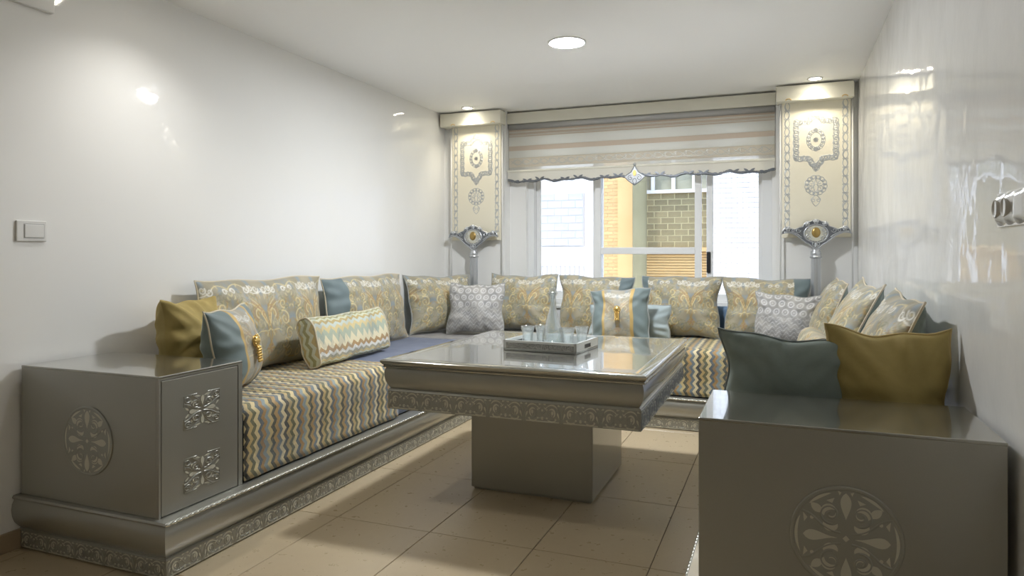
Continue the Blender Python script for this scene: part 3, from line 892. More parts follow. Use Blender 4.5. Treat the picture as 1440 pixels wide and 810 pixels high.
for (p0, p1, rt) in (((-ix, -iy), (ix, -iy), 0), ((ix, -iy), (ix, iy), R(90)), ((ix, iy), (-ix, iy), R(180)), ((-ix, iy), (-ix, -iy), R(-90))):
    frieze_run(tab, p0, p1, fz, rt, fs, 0.166)
MB().rbox(-1.422 - tcx, -0.810 - tcx, 3.090 - tcy, 3.705 - tcy, 0.010, TZ - 0.225, 0.004, 2).build('pedestal', M['silver'], tab, fix=False)
MB().box(-1.41 - tcx, -0.822 - tcx, 3.102 - tcy, 3.693 - tcy, 0.0, 0.012).build('foot', M['silver'], tab)
MB().box(-hx + 0.05, hx - 0.05, -hy + 0.05, hy - 0.05, TZ - 0.06, TZ - 0.03).build('underside', M['silver'], tab)

# ================================================================== CUSHIONS
# ---- woven designs as colour fields -----------------------------------------------------
def wob(x, z, seed, k=6, fmin=4, fmax=26):
    r = np.random.RandomState(seed); o = np.zeros_like(x)
    for _ in range(k):
        f = r.uniform(fmin, fmax); a = r.uniform(0, 2 * PI); p = r.uniform(0, 2 * PI)
        o += np.sin(2 * PI * 0.25 * f * (x * math.cos(a) + z * math.sin(a)) * 4 + p)
    return o / k
class Field:
    """raster of a repeating design, PX pixels per metre"""
    PX = 500
    def __init__(s, w, h, base):
        s.w, s.h = w, h
        s.nx, s.nz = int(w * s.PX), int(h * s.PX)
        s.X, s.Z = np.meshgrid((np.arange(s.nx) + 0.5) / s.PX - w / 2, (np.arange(s.nz) + 0.5) / s.PX)
        s.C = base(s.X, s.Z).astype(np.float32)       # (nz, nx, 4)
    def stroke(s, pts, width, col, alpha=0.6, op=1.0):
        P = np.array(pts); wmax = (max(width) if hasattr(width, '__len__') else width)
        x0, x1 = P[:, 0].min() - wmax, P[:, 0].max() + wmax; z0, z1 = P[:, 1].min() - wmax, P[:, 1].max() + wmax
        i0, i1 = max(0, int((x0 + s.w / 2) * s.PX)), min(s.nx, int((x1 + s.w / 2) * s.PX) + 2)
        j0, j1 = max(0, int(z0 * s.PX)), min(s.nz, int(z1 * s.PX) + 2)
        if i1 <= i0 or j1 <= j0: return
        # resample finely
        d = np.concatenate([[0], np.cumsum(np.hypot(*np.diff(P, axis=0).T))]); n = max(4, int(d[-1] / 0.0025)); q = np.linspace(0, d[-1], n)
        px, pz = np.interp(q, d, P[:, 0]), np.interp(q, d, P[:, 1])
        W = np.interp(np.linspace(0, 1, n), np.linspace(0, 1, len(width)), width) if hasattr(width, '__len__') else np.full(n, width)
        X, Z = s.X[j0:j1, i0:i1], s.Z[j0:j1, i0:i1]
        dd = np.full(X.shape, 9.0)
        for a, b, w in zip(px, pz, W): dd = np.minimum(dd, np.hypot(X - a, Z - b) - w / 2)
        m = np.clip(0.5 - dd / 0.0022, 0, 1)[..., None] * op
        col4 = np.array(list(lin(col)) + [alpha], np.float32)
        s.C[j0:j1, i0:i1] = s.C[j0:j1, i0:i1] * (1 - m) + col4 * m
    def both(s, pts, width, col, alpha=0.6, op=1.0):
        s.stroke(pts, width, col, alpha, op); s.stroke(mirx(pts), width, col, alpha, op)
    def sample(s, x, z):
        i = np.clip(((x + s.w / 2) % s.w) * s.PX - 0.5, 0, s.nx - 1); j = np.clip((z % s.h) * s.PX - 0.5, 0, s.nz - 1)
        i0, j0 = i.astype(int), j.astype(int); i1, j1 = np.minimum(i0 + 1, s.nx - 1), np.minimum(j0 + 1, s.nz - 1)
        fi, fj = (i - i0)[..., None], (j - j0)[..., None]
        return (s.C[j0, i0] * (1 - fi) + s.C[j0, i1] * fi) * (1 - fj) + (s.C[j1, i0] * (1 - fi) + s.C[j1, i1] * fi) * fj
def lerp(a, b, t): return a + (b - a) * t[..., None]
def c4(c, a=0.0): return np.array(list(lin(c)) + [a])

DW, DH = 0.42, 0.50
def damask_base(X, Z):
    n1 = wob(X, Z, 3, 8, 2, 9); n2 = wob(X, Z, 5, 8, 6, 20)
    n1 = (n1 + n1[:, ::-1]) / 2; n2 = (n2 + n2[:, ::-1]) / 2
    C = lerp(c4((150, 144, 122)), c4((178, 170, 150)), np.clip(0.5 + n1 * 1.6, 0, 1))
    C = C + (c4((138, 153, 163)) - C) * np.clip(n2 * 2.2 - 0.1, 0, 0.85)[..., None]
    return C
dm = Field(DW, DH, damask_base)
GO, PG, SV, RU, SG, BL = (180, 153, 100), (218, 204, 158), (226, 224, 216), (170, 138, 106), (146, 146, 118), (120, 138, 150)
def u_(p): return [(x * DW, z * DH) for x, z in p]
# soft ground scrolls
for k in range(16):
    r = random.Random(k)
    dm.both(u_(spiral(0.10 + 0.32 * r.random(), 0.08 + 0.78 * r.random(), 0.085, 0.01, 360 * r.random(), 1.6 * (1 if k % 2 else -1))), 0.0042, SG, 0.2, 0.75)
    dm.both(u_(spiral(0.10 + 0.32 * r.random(), 0.08 + 0.78 * r.random(), 0.075, 0.01, 360 * r.random(), 1.4 * (1 if k % 2 else -1))), 0.0035, (196, 182, 142), 0.3, 0.75)
# small leaves scattered over the ground
for k in range(90):
    r = random.Random(500 + k)
    x0, z0, a, L_ = 0.03 + 0.45 * r.random(), 0.04 + 0.88 * r.random(), 2 * PI * r.random(), 0.03 + 0.05 * r.random()
    cv = r.uniform(-1.4, 1.4)
    pts_ = [(x0 + L_ * t_ * math.cos(a + cv * t_), z0 + L_ * t_ * math.sin(a + cv * t_)) for t_ in (0, 0.25, 0.5, 0.75, 1.0)]
    dm.both(u_(pts_), [0.002, 0.006, 0.008, 0.005, 0.001], r.choice([GO, PG, SG, SG, (140, 152, 160), (196, 176, 128), (160, 132, 92)]), 0.3, 0.7)
# feathered fans rising from the stem, curling over into two round eyes
for j, (dx, col) in enumerate(((0.0, GO), (0.020, PG), (0.042, RU), (0.064, GO), (0.086, PG))):
    dm.both(u_(bez((0.015, 0.46), (0.02 + dx, 0.62), (0.06 + dx, 0.70 + dx * 0.4), (0.20 + dx * 1.3, 0.80 - dx * 0.8), 18)), np.linspace(0.008, 0.003, 19), col)
for rr_, col in ((0.095, GO), (0.072, RU), (0.050, PG), (0.028, GO)):
    dm.both(u_([(0.13 + rr_ * math.cos(R(a)) * 1.05, 0.60 + rr_ * math.sin(R(a))) for a in range(200, -70, -12)]), np.linspace(0.003, 0.0075, 23), col)
dm.both(u_(bez((0.0, 0.24), (0.015, 0.33), (0.05, 0.38), (0.012, 0.50), 12)), 0.006, GO)
dm.both(u_(bez((0.0, 0.42), (0.06, 0.36), (0.12, 0.44), (0.22, 0.38), 12)), 0.005, PG)
# flower on the stem
for a in range(0, 360, 60): dm.stroke(u_([(0, 0.20), (0.045 * math.cos(R(a)), 0.20 + 0.045 * math.sin(R(a)))]), [0.004, 0.011], RU if a % 120 else GO)
for p in ([(0, 0.115), (0.06, 0.20), (0, 0.285), (-0.06, 0.20), (0, 0.115)],): dm.stroke(u_(p), 0.0035, GO)
dm.both(u_(bez((0.0, 0.115), (0.05, 0.04), (0.15, 0.02), (0.20, 0.10), 12)), 0.0055, GO)
# pale gold leaf scrolls at the sides
for (sx, sz, rr_, a0, tn) in ((0.34, 0.52, 0.10, 120, -1.3), (0.40, 0.33, 0.085, 20, 1.3), (0.30, 0.24, 0.075, 200, 1.2), (0.36, 0.70, 0.06, 300, -1.2), (0.42, 0.12, 0.07, 90, 1.2)):
    dm.both(u_(spiral(sx, sz, rr_, 0.018, a0, tn)), np.linspace(0.0095, 0.003, 29), PG)
    dm.both(u_(spiral(sx, sz, rr_ * 0.72, 0.012, a0 + 30, tn)), 0.0035, GO)
    for k in range(4):
        a = R(a0 + k * 70); dm.both(u_([(sx + rr_ * math.cos(a), sz + rr_ * math.sin(a)), (sx + rr_ * 1.55 * math.cos(a + 0.5), sz + rr_ * 1.55 * math.sin(a + 0.5))]), [0.010, 0.002], GO if k % 2 else SG)
# silver-white scroll garland along the top
for (sx, sz, rr_, a0, tn) in ((0.07, 0.885, 0.045, 180, 1.2), (0.15, 0.900, 0.040, 30, -1.3), (0.235, 0.880, 0.042, 200, 1.2), (0.44, 0.875, 0.035, 10, 1.1)):
    dm.both(u_(spiral(sx, sz, rr_, 0.012, a0, tn)), np.linspace(0.009, 0.004, 29), SV, 0.7)
dm.both(u_(bez((0.0, 0.86), (0.08, 0.80), (0.20, 0.84), (0.28, 0.92), 14)), 0.005, SV, 0.7)
dm.both(u_(bez((0.28, 0.92), (0.36, 0.97), (0.44, 0.95), (0.5, 0.90), 12)), 0.005, PG, 0.6)

def d_brocade(phase=0.0, teal=None, scale=1.0):
    def f(X, Z, w, h):
        C = dm.sample((X / scale - phase), np.clip(Z / h, 0, 0.999) * DH)
        if teal:
            side, wid = teal           # velvet corner panel, slanting
            e = (X * side - (w / 2 - wid)) + 0.10 * ((Z / h) - 1.0) * (wid * 5)
            m = np.clip(e / 0.004, 0, 1)
            n = wob(X, Z, 11, 6, 3, 16)
            t = lerp(c4((98, 114, 119)), c4((116, 132, 137)), np.clip(0.5 + 0.4 * n, 0, 1))  # velvet sheen imitated by the lighter patches of colour
            C = C * (1 - m[..., None]) + t * m[..., None]
        return C
    return f
def d_silver(X, Z, w, h):
    p = 0.062
    row = np.floor(Z / p); x = (X + (row % 2) * p / 2 + p * 40) % p - p / 2; z = Z % p - p / 2
    r = np.hypot(x, z * 0.9)
    C = np.zeros(X.shape + (4,)) + c4((158, 156, 152))
    n = wob(X, Z, 9, 8, 5, 22); C = lerp(c4((142, 142, 142)), c4((174, 172, 168)), np.clip(0.5 + n, 0, 1))
    ring = np.clip(1 - np.abs(r - 0.019) / 0.0055, 0, 1); dot = np.clip(1 - r / 0.008, 0, 1)
    zg = np.abs(((X + 5) % 0.05) - 0.025); chev = np.clip(1 - np.abs(((Z + zg * 1.3) % 0.031) - 0.0155) / 0.0048, 0, 1)
    up = np.clip((Z - h * 0.40) / (h * 0.2), 0, 1)
    m = np.clip(np.maximum(ring, dot) * up + chev * (1 - up) * 0.75, 0, 1)[..., None]
    return C * (1 - m) + c4((224, 224, 226), 0.6) * m
def d_tassel(b0, b1):
    def f(X, Z, w, h):
        n = wob(X, Z, 21, 6, 3, 14)
        C = lerp(c4((108, 123, 125)), c4((126, 141, 142)), np.clip(0.5 + 0.4 * n, 0, 1))  # lighter patches paint the sheen of the teal velvet
        mid = (b0 + b1) / 2 * w
        B = dm.sample((X - mid), np.clip(Z / h, 0, 0.999) * DH); B = B * 0.72 + c4((172, 172, 172)) * 0.28
        inb = ((X > b0 * w) & (X < b1 * w))[..., None]
        C = np.where(inb, B, C)
        for e in (b0 * w, b1 * w):
            g = (np.abs(X - e) < 0.011)[..., None]
            C = np.where(g, c4((200, 172, 112), 0.5), C)
        return C
    return f
def d_plain(a, b, seed=1):
    def f(X, Z, w, h):
        n = wob(X, Z, seed, 7, 2, 12)
        return lerp(c4(a), c4(b), np.clip(0.5 + n, 0, 1))
    return f

# ---- cushion bodies ---------------------------------------------------------------------
def cushion(label, w, h, t, loc, yaw, tilt=12, roll=0, front=None, front_mat='fabric', back_mat='velvet_teal', pipe='pipe_cream', res=0.0058, seed=0,
            c=0.085, bend=0.0, group=None, sag=0.12, pinch=2.4, lift=0.0, pipe_r=0.0045, name='cushion', wr=1.0):
    root = empty(name, (loc[0], loc[1], loc[2] + lift), (R(-tilt), R(roll), R(yaw)), label, 'cushion', group)
    rs = np.random.RandomState(seed + 100)
    ph = rs.uniform(0, 2 * PI, 8)
    ear = rs.uniform(-1, 1, (4, 3)) * np.array([0.010, 0.012, 0.022])
    def shape(U, V, side):
        e = ((1 - np.abs(U) ** pinch) * (1 - np.abs(V) ** pinch)).clip(0, 1) ** 0.55
        X = w / 2 * U * (1 - c * (1 - V ** 2) - 0.010 * np.sin(3 * V + ph[0]))
        Zc = h / 2 * V * (1 - c * (1 - U ** 2) - 0.012 * np.sin(2.6 * U + ph[1]))
        T = t / 2 * e * (1 + sag * (-V))
        X = X + 0.007 * np.sin(5.5 * V + ph[2]) * U; Zc = Zc + 0.006 * np.sin(6.5 * U + ph[4]) * V
        # each corner flops its own way
        for n_, (su, sv) in enumerate(((-1, -1), (1, -1), (1, 1), (-1, 1))):
            k_ = np.clip((1 + su * U) / 2, 0, 1) ** 5 * np.clip((1 + sv * V) / 2, 0, 1) ** 5
            X = X + k_ * ear[n_, 0]; Zc = Zc + k_ * (ear[n_, 1] if sv > 0 else 0)
        # puckers running in from the seams and the corners
        du, dv = 1 - np.abs(U), 1 - np.abs(V)
        wr1 = np.exp(-du * 3.6) * np.sin(V * 8 + ph[2] + 2.2 * np.sin(V * 4 + ph[3])) + np.exp(-dv * 3.6) * np.sin(U * 10 + ph[4] + 2.2 * np.sin(U * 5 + ph[5]))
        diag = np.exp(-(du + dv) * 2.0) * np.sin((du - dv) * 13 + ph[6])
        T = T + wr * e * (0.015 * wr1 + 0.020 * diag)
        T = T + wr * e * (0.008 * np.sin(U * 3.1 + ph[7]) * np.sin(V * 2.7 + ph[3]) + 0.005 * np.sin(U * 6.3 + V * 3.8 + ph[0]) )
        Y = side * T + bend * (U ** 2) * 1.0 + 0.012 * np.sin(2 * U + ph[1]) * V
        for n_, (su, sv) in enumerate(((-1, -1), (1, -1), (1, 1), (-1, 1))):
            Y = Y + np.clip((1 + su * U) / 2, 0, 1) ** 4 * np.clip((1 + sv * V) / 2, 0, 1) ** 4 * ear[n_, 2]
        return X, Y, Zc + h / 2
    nx, nz = max(24, int(w / res)), max(24, int(h / res))
    def surf(side, nx, nz):
        a = np.linspace(-1, 1, nx + 1); b = np.linspace(-1, 1, nz + 1)
        a = np.sign(a) * (1 - (1 - np.abs(a)) ** 1.15); b = np.sign(b) * (1 - (1 - np.abs(b)) ** 1.15)
        U, V = np.meshgrid(a, b)
        X, Y, Z = shape(U, V, side)
        co = np.stack([X, Y, Z], -1).reshape(-1, 3)
        idx = np.arange((nx + 1) * (nz + 1)).reshape(nz + 1, nx + 1)
        q = np.stack([idx[:-1, :-1], idx[:-1, 1:], idx[1:, 1:], idx[1:, :-1]], -1).reshape(-1, 4)
        if side > 0: q = q[:, ::-1]
        return co, q, U, V
    def mk(nm, co, q, mat, col=None):
        me = bpy.data.meshes.new(nm)
        me.vertices.add(len(co)); me.vertices.foreach_set('co', co.astype(np.float32).ravel())
        me.loops.add(q.size); me.loops.foreach_set('vertex_index', q.astype(np.int32).ravel())
        me.polygons.add(len(q)); me.polygons.foreach_set('loop_start', np.arange(0, q.size, 4, dtype=np.int32))
        me.update(calc_edges=True)
        me.polygons.foreach_set('use_smooth', [True] * len(q))
        me.materials.append(M[mat])
        if col is not None:
            at = me.color_attributes.new('Col', 'FLOAT_COLOR', 'POINT')
            at.data.foreach_set('color', col.astype(np.float32).reshape(-1))
        return link(nm, me, root)
    if front is None: co, q, U, V = surf(-1, 48, 40)
    else: co, q, U, V = surf(-1, nx, nz)
    col = front(U * w / 2, (V + 1) * h / 2, w, h) if front is not None else None
    mk('front_panel', co, q, front_mat if front is not None else front_mat, col)
    co, q, U, V = surf(1, 40, 32)
    mk('back_panel', co, q, back_mat)
    if pipe:
        pts = []
        for (u0, v0, u1, v1) in ((-1, -1, 1, -1), (1, -1, 1, 1), (1, 1, -1, 1), (-1, 1, -1, -1)):
            for k in range(16):
                s = k / 16; uu, vv = np.array(u0 + (u1 - u0) * s), np.array(v0 + (v1 - v0) * s)
                x, y, z = shape(uu, vv, 0); pts.append((float(x), float(y), float(z)))
        MB().tube(pts, pipe_r, 6, True).build('piping', M[pipe], root, fix=False)
    settle(root, loc[2] + lift)
    return root, shape

def settle(root, z, sink=0.001):
    """rest the tilted thing on the height z"""
    rm = root.rotation_euler.to_matrix(); lo = 9.0
    for ch in root.children:
        if ch.type == 'MESH':
            co = np.empty(len(ch.data.vertices) * 3, np.float32); ch.data.vertices.foreach_get('co', co)
            lo = min(lo, float((co.reshape(-1, 3) @ np.array(rm)[2]).min()))
    root.location.z = z - lo - sink

def tassel(root, shape, u, v, s=1.0):
    x, y, z = [float(k) for k in shape(np.array(u), np.array(v), -1)]
    t = empty('tassel', (x, y - 0.004, z), parent=root); t['label'] = 'gold beaded tassel on a rosette'
    mb = MB().lathe([(0.0, -0.016), (0.006, -0.016), (0.010, -0.010), (0.016, -0.010), (0.022, -0.004), (0.024, 0.004)][::-1], 20, axis='y')
    for k in range(10):
        a = 2 * PI * k / 10; mb.lathe([(0.0, -0.006), (0.0045, -0.003), (0.005, 0.002), (0.0, 0.006)], 8, (0.022 * math.cos(a), -0.004, 0.022 * math.sin(a)))
    o = mb.build('rosette', M['gold'], t); o.scale = (s, s, s)
    for k in range(3):
        mb = MB()
        for j in range(6):
            r = 0.0062
            mb.lathe([(r * math.sin(PI * q / 6), -r * math.cos(PI * q / 6)) for q in range(7)], 10, ((k - 1) * 0.0125, -0.008 - 0.002 * (j % 2), -0.028 - j * 0.0105))
        o = mb.build('bead_string', M['gold'], t, fix=False); o.scale = (s, s, s)

WIN = 'brocade cushions in a row under the window'
WALL_L = 'long brocade cushions against the polished wall'
# -- against the wall with the light switch
cushion('long brocade cushion beside the gold tassel cushion, against the polished wall', 0.95, 0.50, 0.20, (-2.63, 3.085, SZ), 90, 9, 0, d_brocade(-0.10), res=0.0048, seed=1, group=WALL_L, pipe='pipe_cream', c=0.06)
cushion('long brocade cushion with a teal velvet end panel behind the chevron bolster', 0.95, 0.49, 0.20, (-2.63, 4.085, SZ), 90, 9, 0, d_brocade(-0.02, (-1, 0.20)), res=0.0052, seed=2, group=WALL_L, pipe='pipe_cream', c=0.06)
cushion('brocade cushion set diagonally in the corner beside the carved column', 0.64, 0.47, 0.215, (-2.545, 5.005, SZ), 64, 12, 0, d_brocade(0.06), seed=3, pipe='pipe_silver')
cushion('small silver grey cushion with pale rings beside the corner column', 0.46, 0.40, 0.16, (-2.225, 4.90, SZ), 12, 14, 0, d_silver, back_mat='velvet_teal_light', seed=4, pipe='pipe_silver')
# -- under the window
cushion('brocade cushion under the window between the column and the carafe', 0.60, 0.47, 0.215, (-1.995, 5.29, SZ), 0, 12, 0, d_brocade(0.09), seed=5, group=WIN, pipe='pipe_silver')
cushion('brocade cushion with a teal end under the window behind the tassel cushion', 0.61, 0.47, 0.215, (-1.372, 5.29, SZ), 0, 12, 0, d_brocade(-0.19, (1, 0.11)), seed=6, group=WIN, pipe='pipe_silver')
cushion('brocade cushion under the window with a teal corner over the blue lumbar cushion', 0.60, 0.47, 0.215, (-0.720, 5.29, SZ), 0, 12, 0, d_brocade(0.10, (-1, 0.06)), seed=7, group=WIN, pipe='pipe_silver')
cushion('brocade cushion with a teal end under the window behind a silver ring cushion', 0.60, 0.47, 0.215, (-0.105, 5.29, SZ), 0, 12, 0, d_brocade(-0.16, (1, 0.12)), seed=8, group=WIN, pipe='pipe_silver')
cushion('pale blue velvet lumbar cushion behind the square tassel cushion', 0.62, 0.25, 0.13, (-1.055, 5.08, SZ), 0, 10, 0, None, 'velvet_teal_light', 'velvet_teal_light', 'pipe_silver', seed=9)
r_, sh_ = cushion('square teal and brocade cushion with a gold tassel, under the window', 0.43, 0.39, 0.16, (-1.075, 4.885, SZ), 4, 12, -2, d_tassel(-0.28, 0.22), back_mat='velvet_teal', seed=10, pipe='pipe_silver')
tassel(r_, sh_, -0.06, 0.18, 0.95)
cushion('silver grey cushion with pale rings in the corner by the socket wall', 0.42, 0.355, 0.15, (0.01, 4.95, SZ), -12, 14, 3, d_silver, back_mat='velvet_blue', seed=11, pipe='pipe_silver')
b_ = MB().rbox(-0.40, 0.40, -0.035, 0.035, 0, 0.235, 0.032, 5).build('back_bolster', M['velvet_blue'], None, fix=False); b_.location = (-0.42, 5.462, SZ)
tag(b_, 'blue velvet back bolster glimpsed between two brocade cushions under the window', 'bolster')
# -- against the socket wall
WALL_R = 'long brocade cushions against the socket wall'
cushion('brocade cushion leaning on the socket wall beside the column', 0.66, 0.50, 0.17, (0.19, 4.96, SZ), -88, 20, 0, d_brocade(0.0), seed=12, pipe='pipe_cream', group=WALL_R)
cushion('brocade cushion leaning on the socket wall between two other brocade cushions', 0.66, 0.51, 0.18, (0.22, 3.84, SZ), -90, 22, 0, d_brocade(0.08), seed=13, pipe='pipe_cream', group=WALL_R)
cushion('brocade cushion leaning on the socket wall behind the gold velvet cushion', 0.66, 0.52, 0.18, (0.24, 2.88, SZ), -92, 22, 0, d_brocade(-0.05), seed=14, res=0.0048, pipe='pipe_cream', group=WALL_R)
# -- behind the end cabinets
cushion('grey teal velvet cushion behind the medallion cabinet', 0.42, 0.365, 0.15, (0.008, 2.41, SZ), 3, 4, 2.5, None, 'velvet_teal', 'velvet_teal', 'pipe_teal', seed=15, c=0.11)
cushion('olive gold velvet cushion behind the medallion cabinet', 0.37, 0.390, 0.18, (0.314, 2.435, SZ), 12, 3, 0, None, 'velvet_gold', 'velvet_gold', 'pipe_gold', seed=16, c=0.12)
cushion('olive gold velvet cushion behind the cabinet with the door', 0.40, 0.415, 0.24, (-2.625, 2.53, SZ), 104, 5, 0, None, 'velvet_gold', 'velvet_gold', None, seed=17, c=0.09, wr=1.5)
r_, sh_ = cushion('teal velvet and brocade cushion with a gold tassel beside the cabinet door', 0.44, 0.385, 0.21, (-2.335, 2.50, SZ), 112, 6, 0, d_tassel(-0.20, 0.24), back_mat='velvet_teal', seed=18, pipe='pipe_cream', res=0.0048, c=0.08)
tassel(r_, sh_, 0.02, 0.15, 1.15)

# ---- bolsters with boxed ends -----------------------------------------------------------
def bolster(label, L, hh, tt, loc, yaw, tilt, mat, end_mat, pipe, brocade=None, seed=0):
    root = empty('bolster', loc, (R(-tilt), 0, R(yaw)), label, 'cushion')
    nU, nS = 90, 48
    V, F, UV, CC = [], [], [], []
    for i in range(nU + 1):
        u = -1 + 2 * i / nU; sw = 1 - 0.05 * (1 - u * u) * 0 + 0.05 * (1 - abs(u) ** 3)
        for k in range(nS):
            a = 2 * PI * k / nS; ca, sa = math.cos(a), math.sin(a)
            e = 2 / 3.2
            y = tt / 2 * sw * math.copysign(abs(ca) ** e, ca); z = hh / 2 * (0.97 + 0.03 * abs(u) ** 2) * math.copysign(abs(sa) ** e, sa)
            y += 0.004 * math.sin(u * 9 + k * 0.6 + seed); z += 0.003 * math.sin(u * 7 + seed)
            V.append((L / 2 * u, y, z + hh / 2)); UV.append((a / (2 * PI) * (2 * hh + 2 * tt) * 0.9, L / 2 * u))
    for i in range(nU):
        for k in range(nS):
            F.append((i * nS + k, i * nS + (k + 1) % nS, (i + 1) * nS + (k + 1) % nS, (i + 1) * nS + k))
    me = bpy.data.meshes.new('body'); me.from_pydata(V, [], F); me.polygons.foreach_set('use_smooth', [True] * len(F))
    bm = bmesh.new(); bm.from_mesh(me); bmesh.ops.recalc_face_normals(bm, faces=bm.faces); l = bm.loops.layers.uv.new('UVMap')
    for f in bm.faces:
        wrap = any(lp.vert.index % nS == nS - 1 for lp in f.loops) and any(lp.vert.index % nS == 0 for lp in f.loops)
        for lp in f.loops:
            uv = list(UV[lp.vert.index])
            if wrap and lp.vert.index % nS == 0: uv[0] += (2 * hh + 2 * tt) * 0.9
            lp[l].uv = uv
    bm.to_mesh(me); bm.free()
    if brocade:
        X = np.array([v[0] for v in V]); Z = np.array([v[2] for v in V])
        col = dm.sample(X - 0.05, np.clip(Z / hh, 0, 0.999) * 0.24 + 0.14)
        at = me.color_attributes.new('Col', 'FLOAT_COLOR', 'POINT'); at.data.foreach_set('color', col.astype(np.float32).ravel())
    me.materials.append(M[mat]); link('body', me, root)
    for sgn in (-1, 1):
        ring = [V[(0 if sgn < 0 else nU) * nS + k] for k in range(nS)]
        cV, cF = [], []
        for q, (f_, ox) in enumerate(((1.0, 0.0), (0.7, 0.012), (0.35, 0.017), (0.02, 0.018))):
            cV += [(p[0] + sgn * ox, p[1] * f_, hh / 2 + (p[2] - hh / 2) * f_) for p in ring]
        for q in range(3):
            cF += [(q * nS + k, q * nS + (k + 1) % nS, (q + 1) * nS + (k + 1) % nS, (q + 1) * nS + k) for k in range(nS)]
        o = MB().add(cV, cF, True).build('end_gusset', M[end_mat], root)
        uvl = o.data.uv_layers.new(name='UVMap')
        for lp in o.data.loops: v = o.data.vertices[lp.vertex_index].co; uvl.data[lp.index].uv = (v.y, v.z)
        MB().tube(ring, 0.005, 6, True).build('piping', M[pipe], root, fix=False)
    settle(root, loc[2])
    return root
bolster('pastel chevron bolster lying on the seat by the polished wall', 0.80, 0.275, 0.105, (-2.385, 3.50, SZ + 0.006), 94, 16, 'chevron_soft', 'chevron_soft', 'pipe_cream', seed=1)
bolster('small brocade bolster lying on the seat by the socket wall', 0.46, 0.25, 0.12, (0.085, 3.64, SZ), -86, 22, 'fabric', 'velvet_teal_light', 'pipe_cream', True, 2)

# ================================================================== CEILING LIGHTS
def downlight(x, y, r, mat, label, name='ceiling_downlight', group=None):
    root = empty(name, (x, y, ZC), label=label, cat='light', group=group)
    MB().lathe([(r, -0.003), (r + 0.002, -0.007), (r + 0.010, -0.008), (r + 0.014, -0.004), (r + 0.014, 0.004), (r, 0.004)], 40).build('trim_ring', M['white'], root)
    MB().lathe([(0.0005, -0.005), (r * 0.7, -0.005), (r, -0.003)], 40).build('diffuser', M[mat], root)
    return root
downlight(-1.163, 3.852, 0.098, 'lamp_main', 'round white recessed ceiling light over the silver table')
SPOTS = 'small accent spots in the ceiling'
# the third spot is just above the frame: its bright reflection and the glow it throws show on the polished wall
for (x, y, lb, off) in ((-2.46, 5.27, 'small round ceiling spot over the embroidered panel by the polished wall', ''), (0.215, 5.27, 'small round ceiling spot over the embroidered panel by the socket wall', ''),
                        (-2.35, 2.28, 'small round ceiling spot above the cabinet with the door', '_offscreen')):
    o = downlight(x, y, 0.038, 'lamp_spot', lb, 'ceiling_spot' + off, SPOTS)
    ld = bpy.data.lights.new('spot_beam' + off, 'SPOT'); ld.energy = LAMP_SPOT; ld.color = (1.0, 0.90, 0.70) if not off else (1.0, 0.97, 0.92); ld.spot_size = R(110 if not off else 130); ld.spot_blend = 0.9; ld.shadow_soft_size = 0.03
    if off: ld.energy = LAMP_SPOT * 2.0
    lo = bpy.data.objects.new('spot_beam' + off, ld); COL.objects.link(lo); lo.parent = o; lo.location = (0, 0, -0.02); lo.rotation_euler = (R(14), 0, 0) if not off else (0, 0, 0)

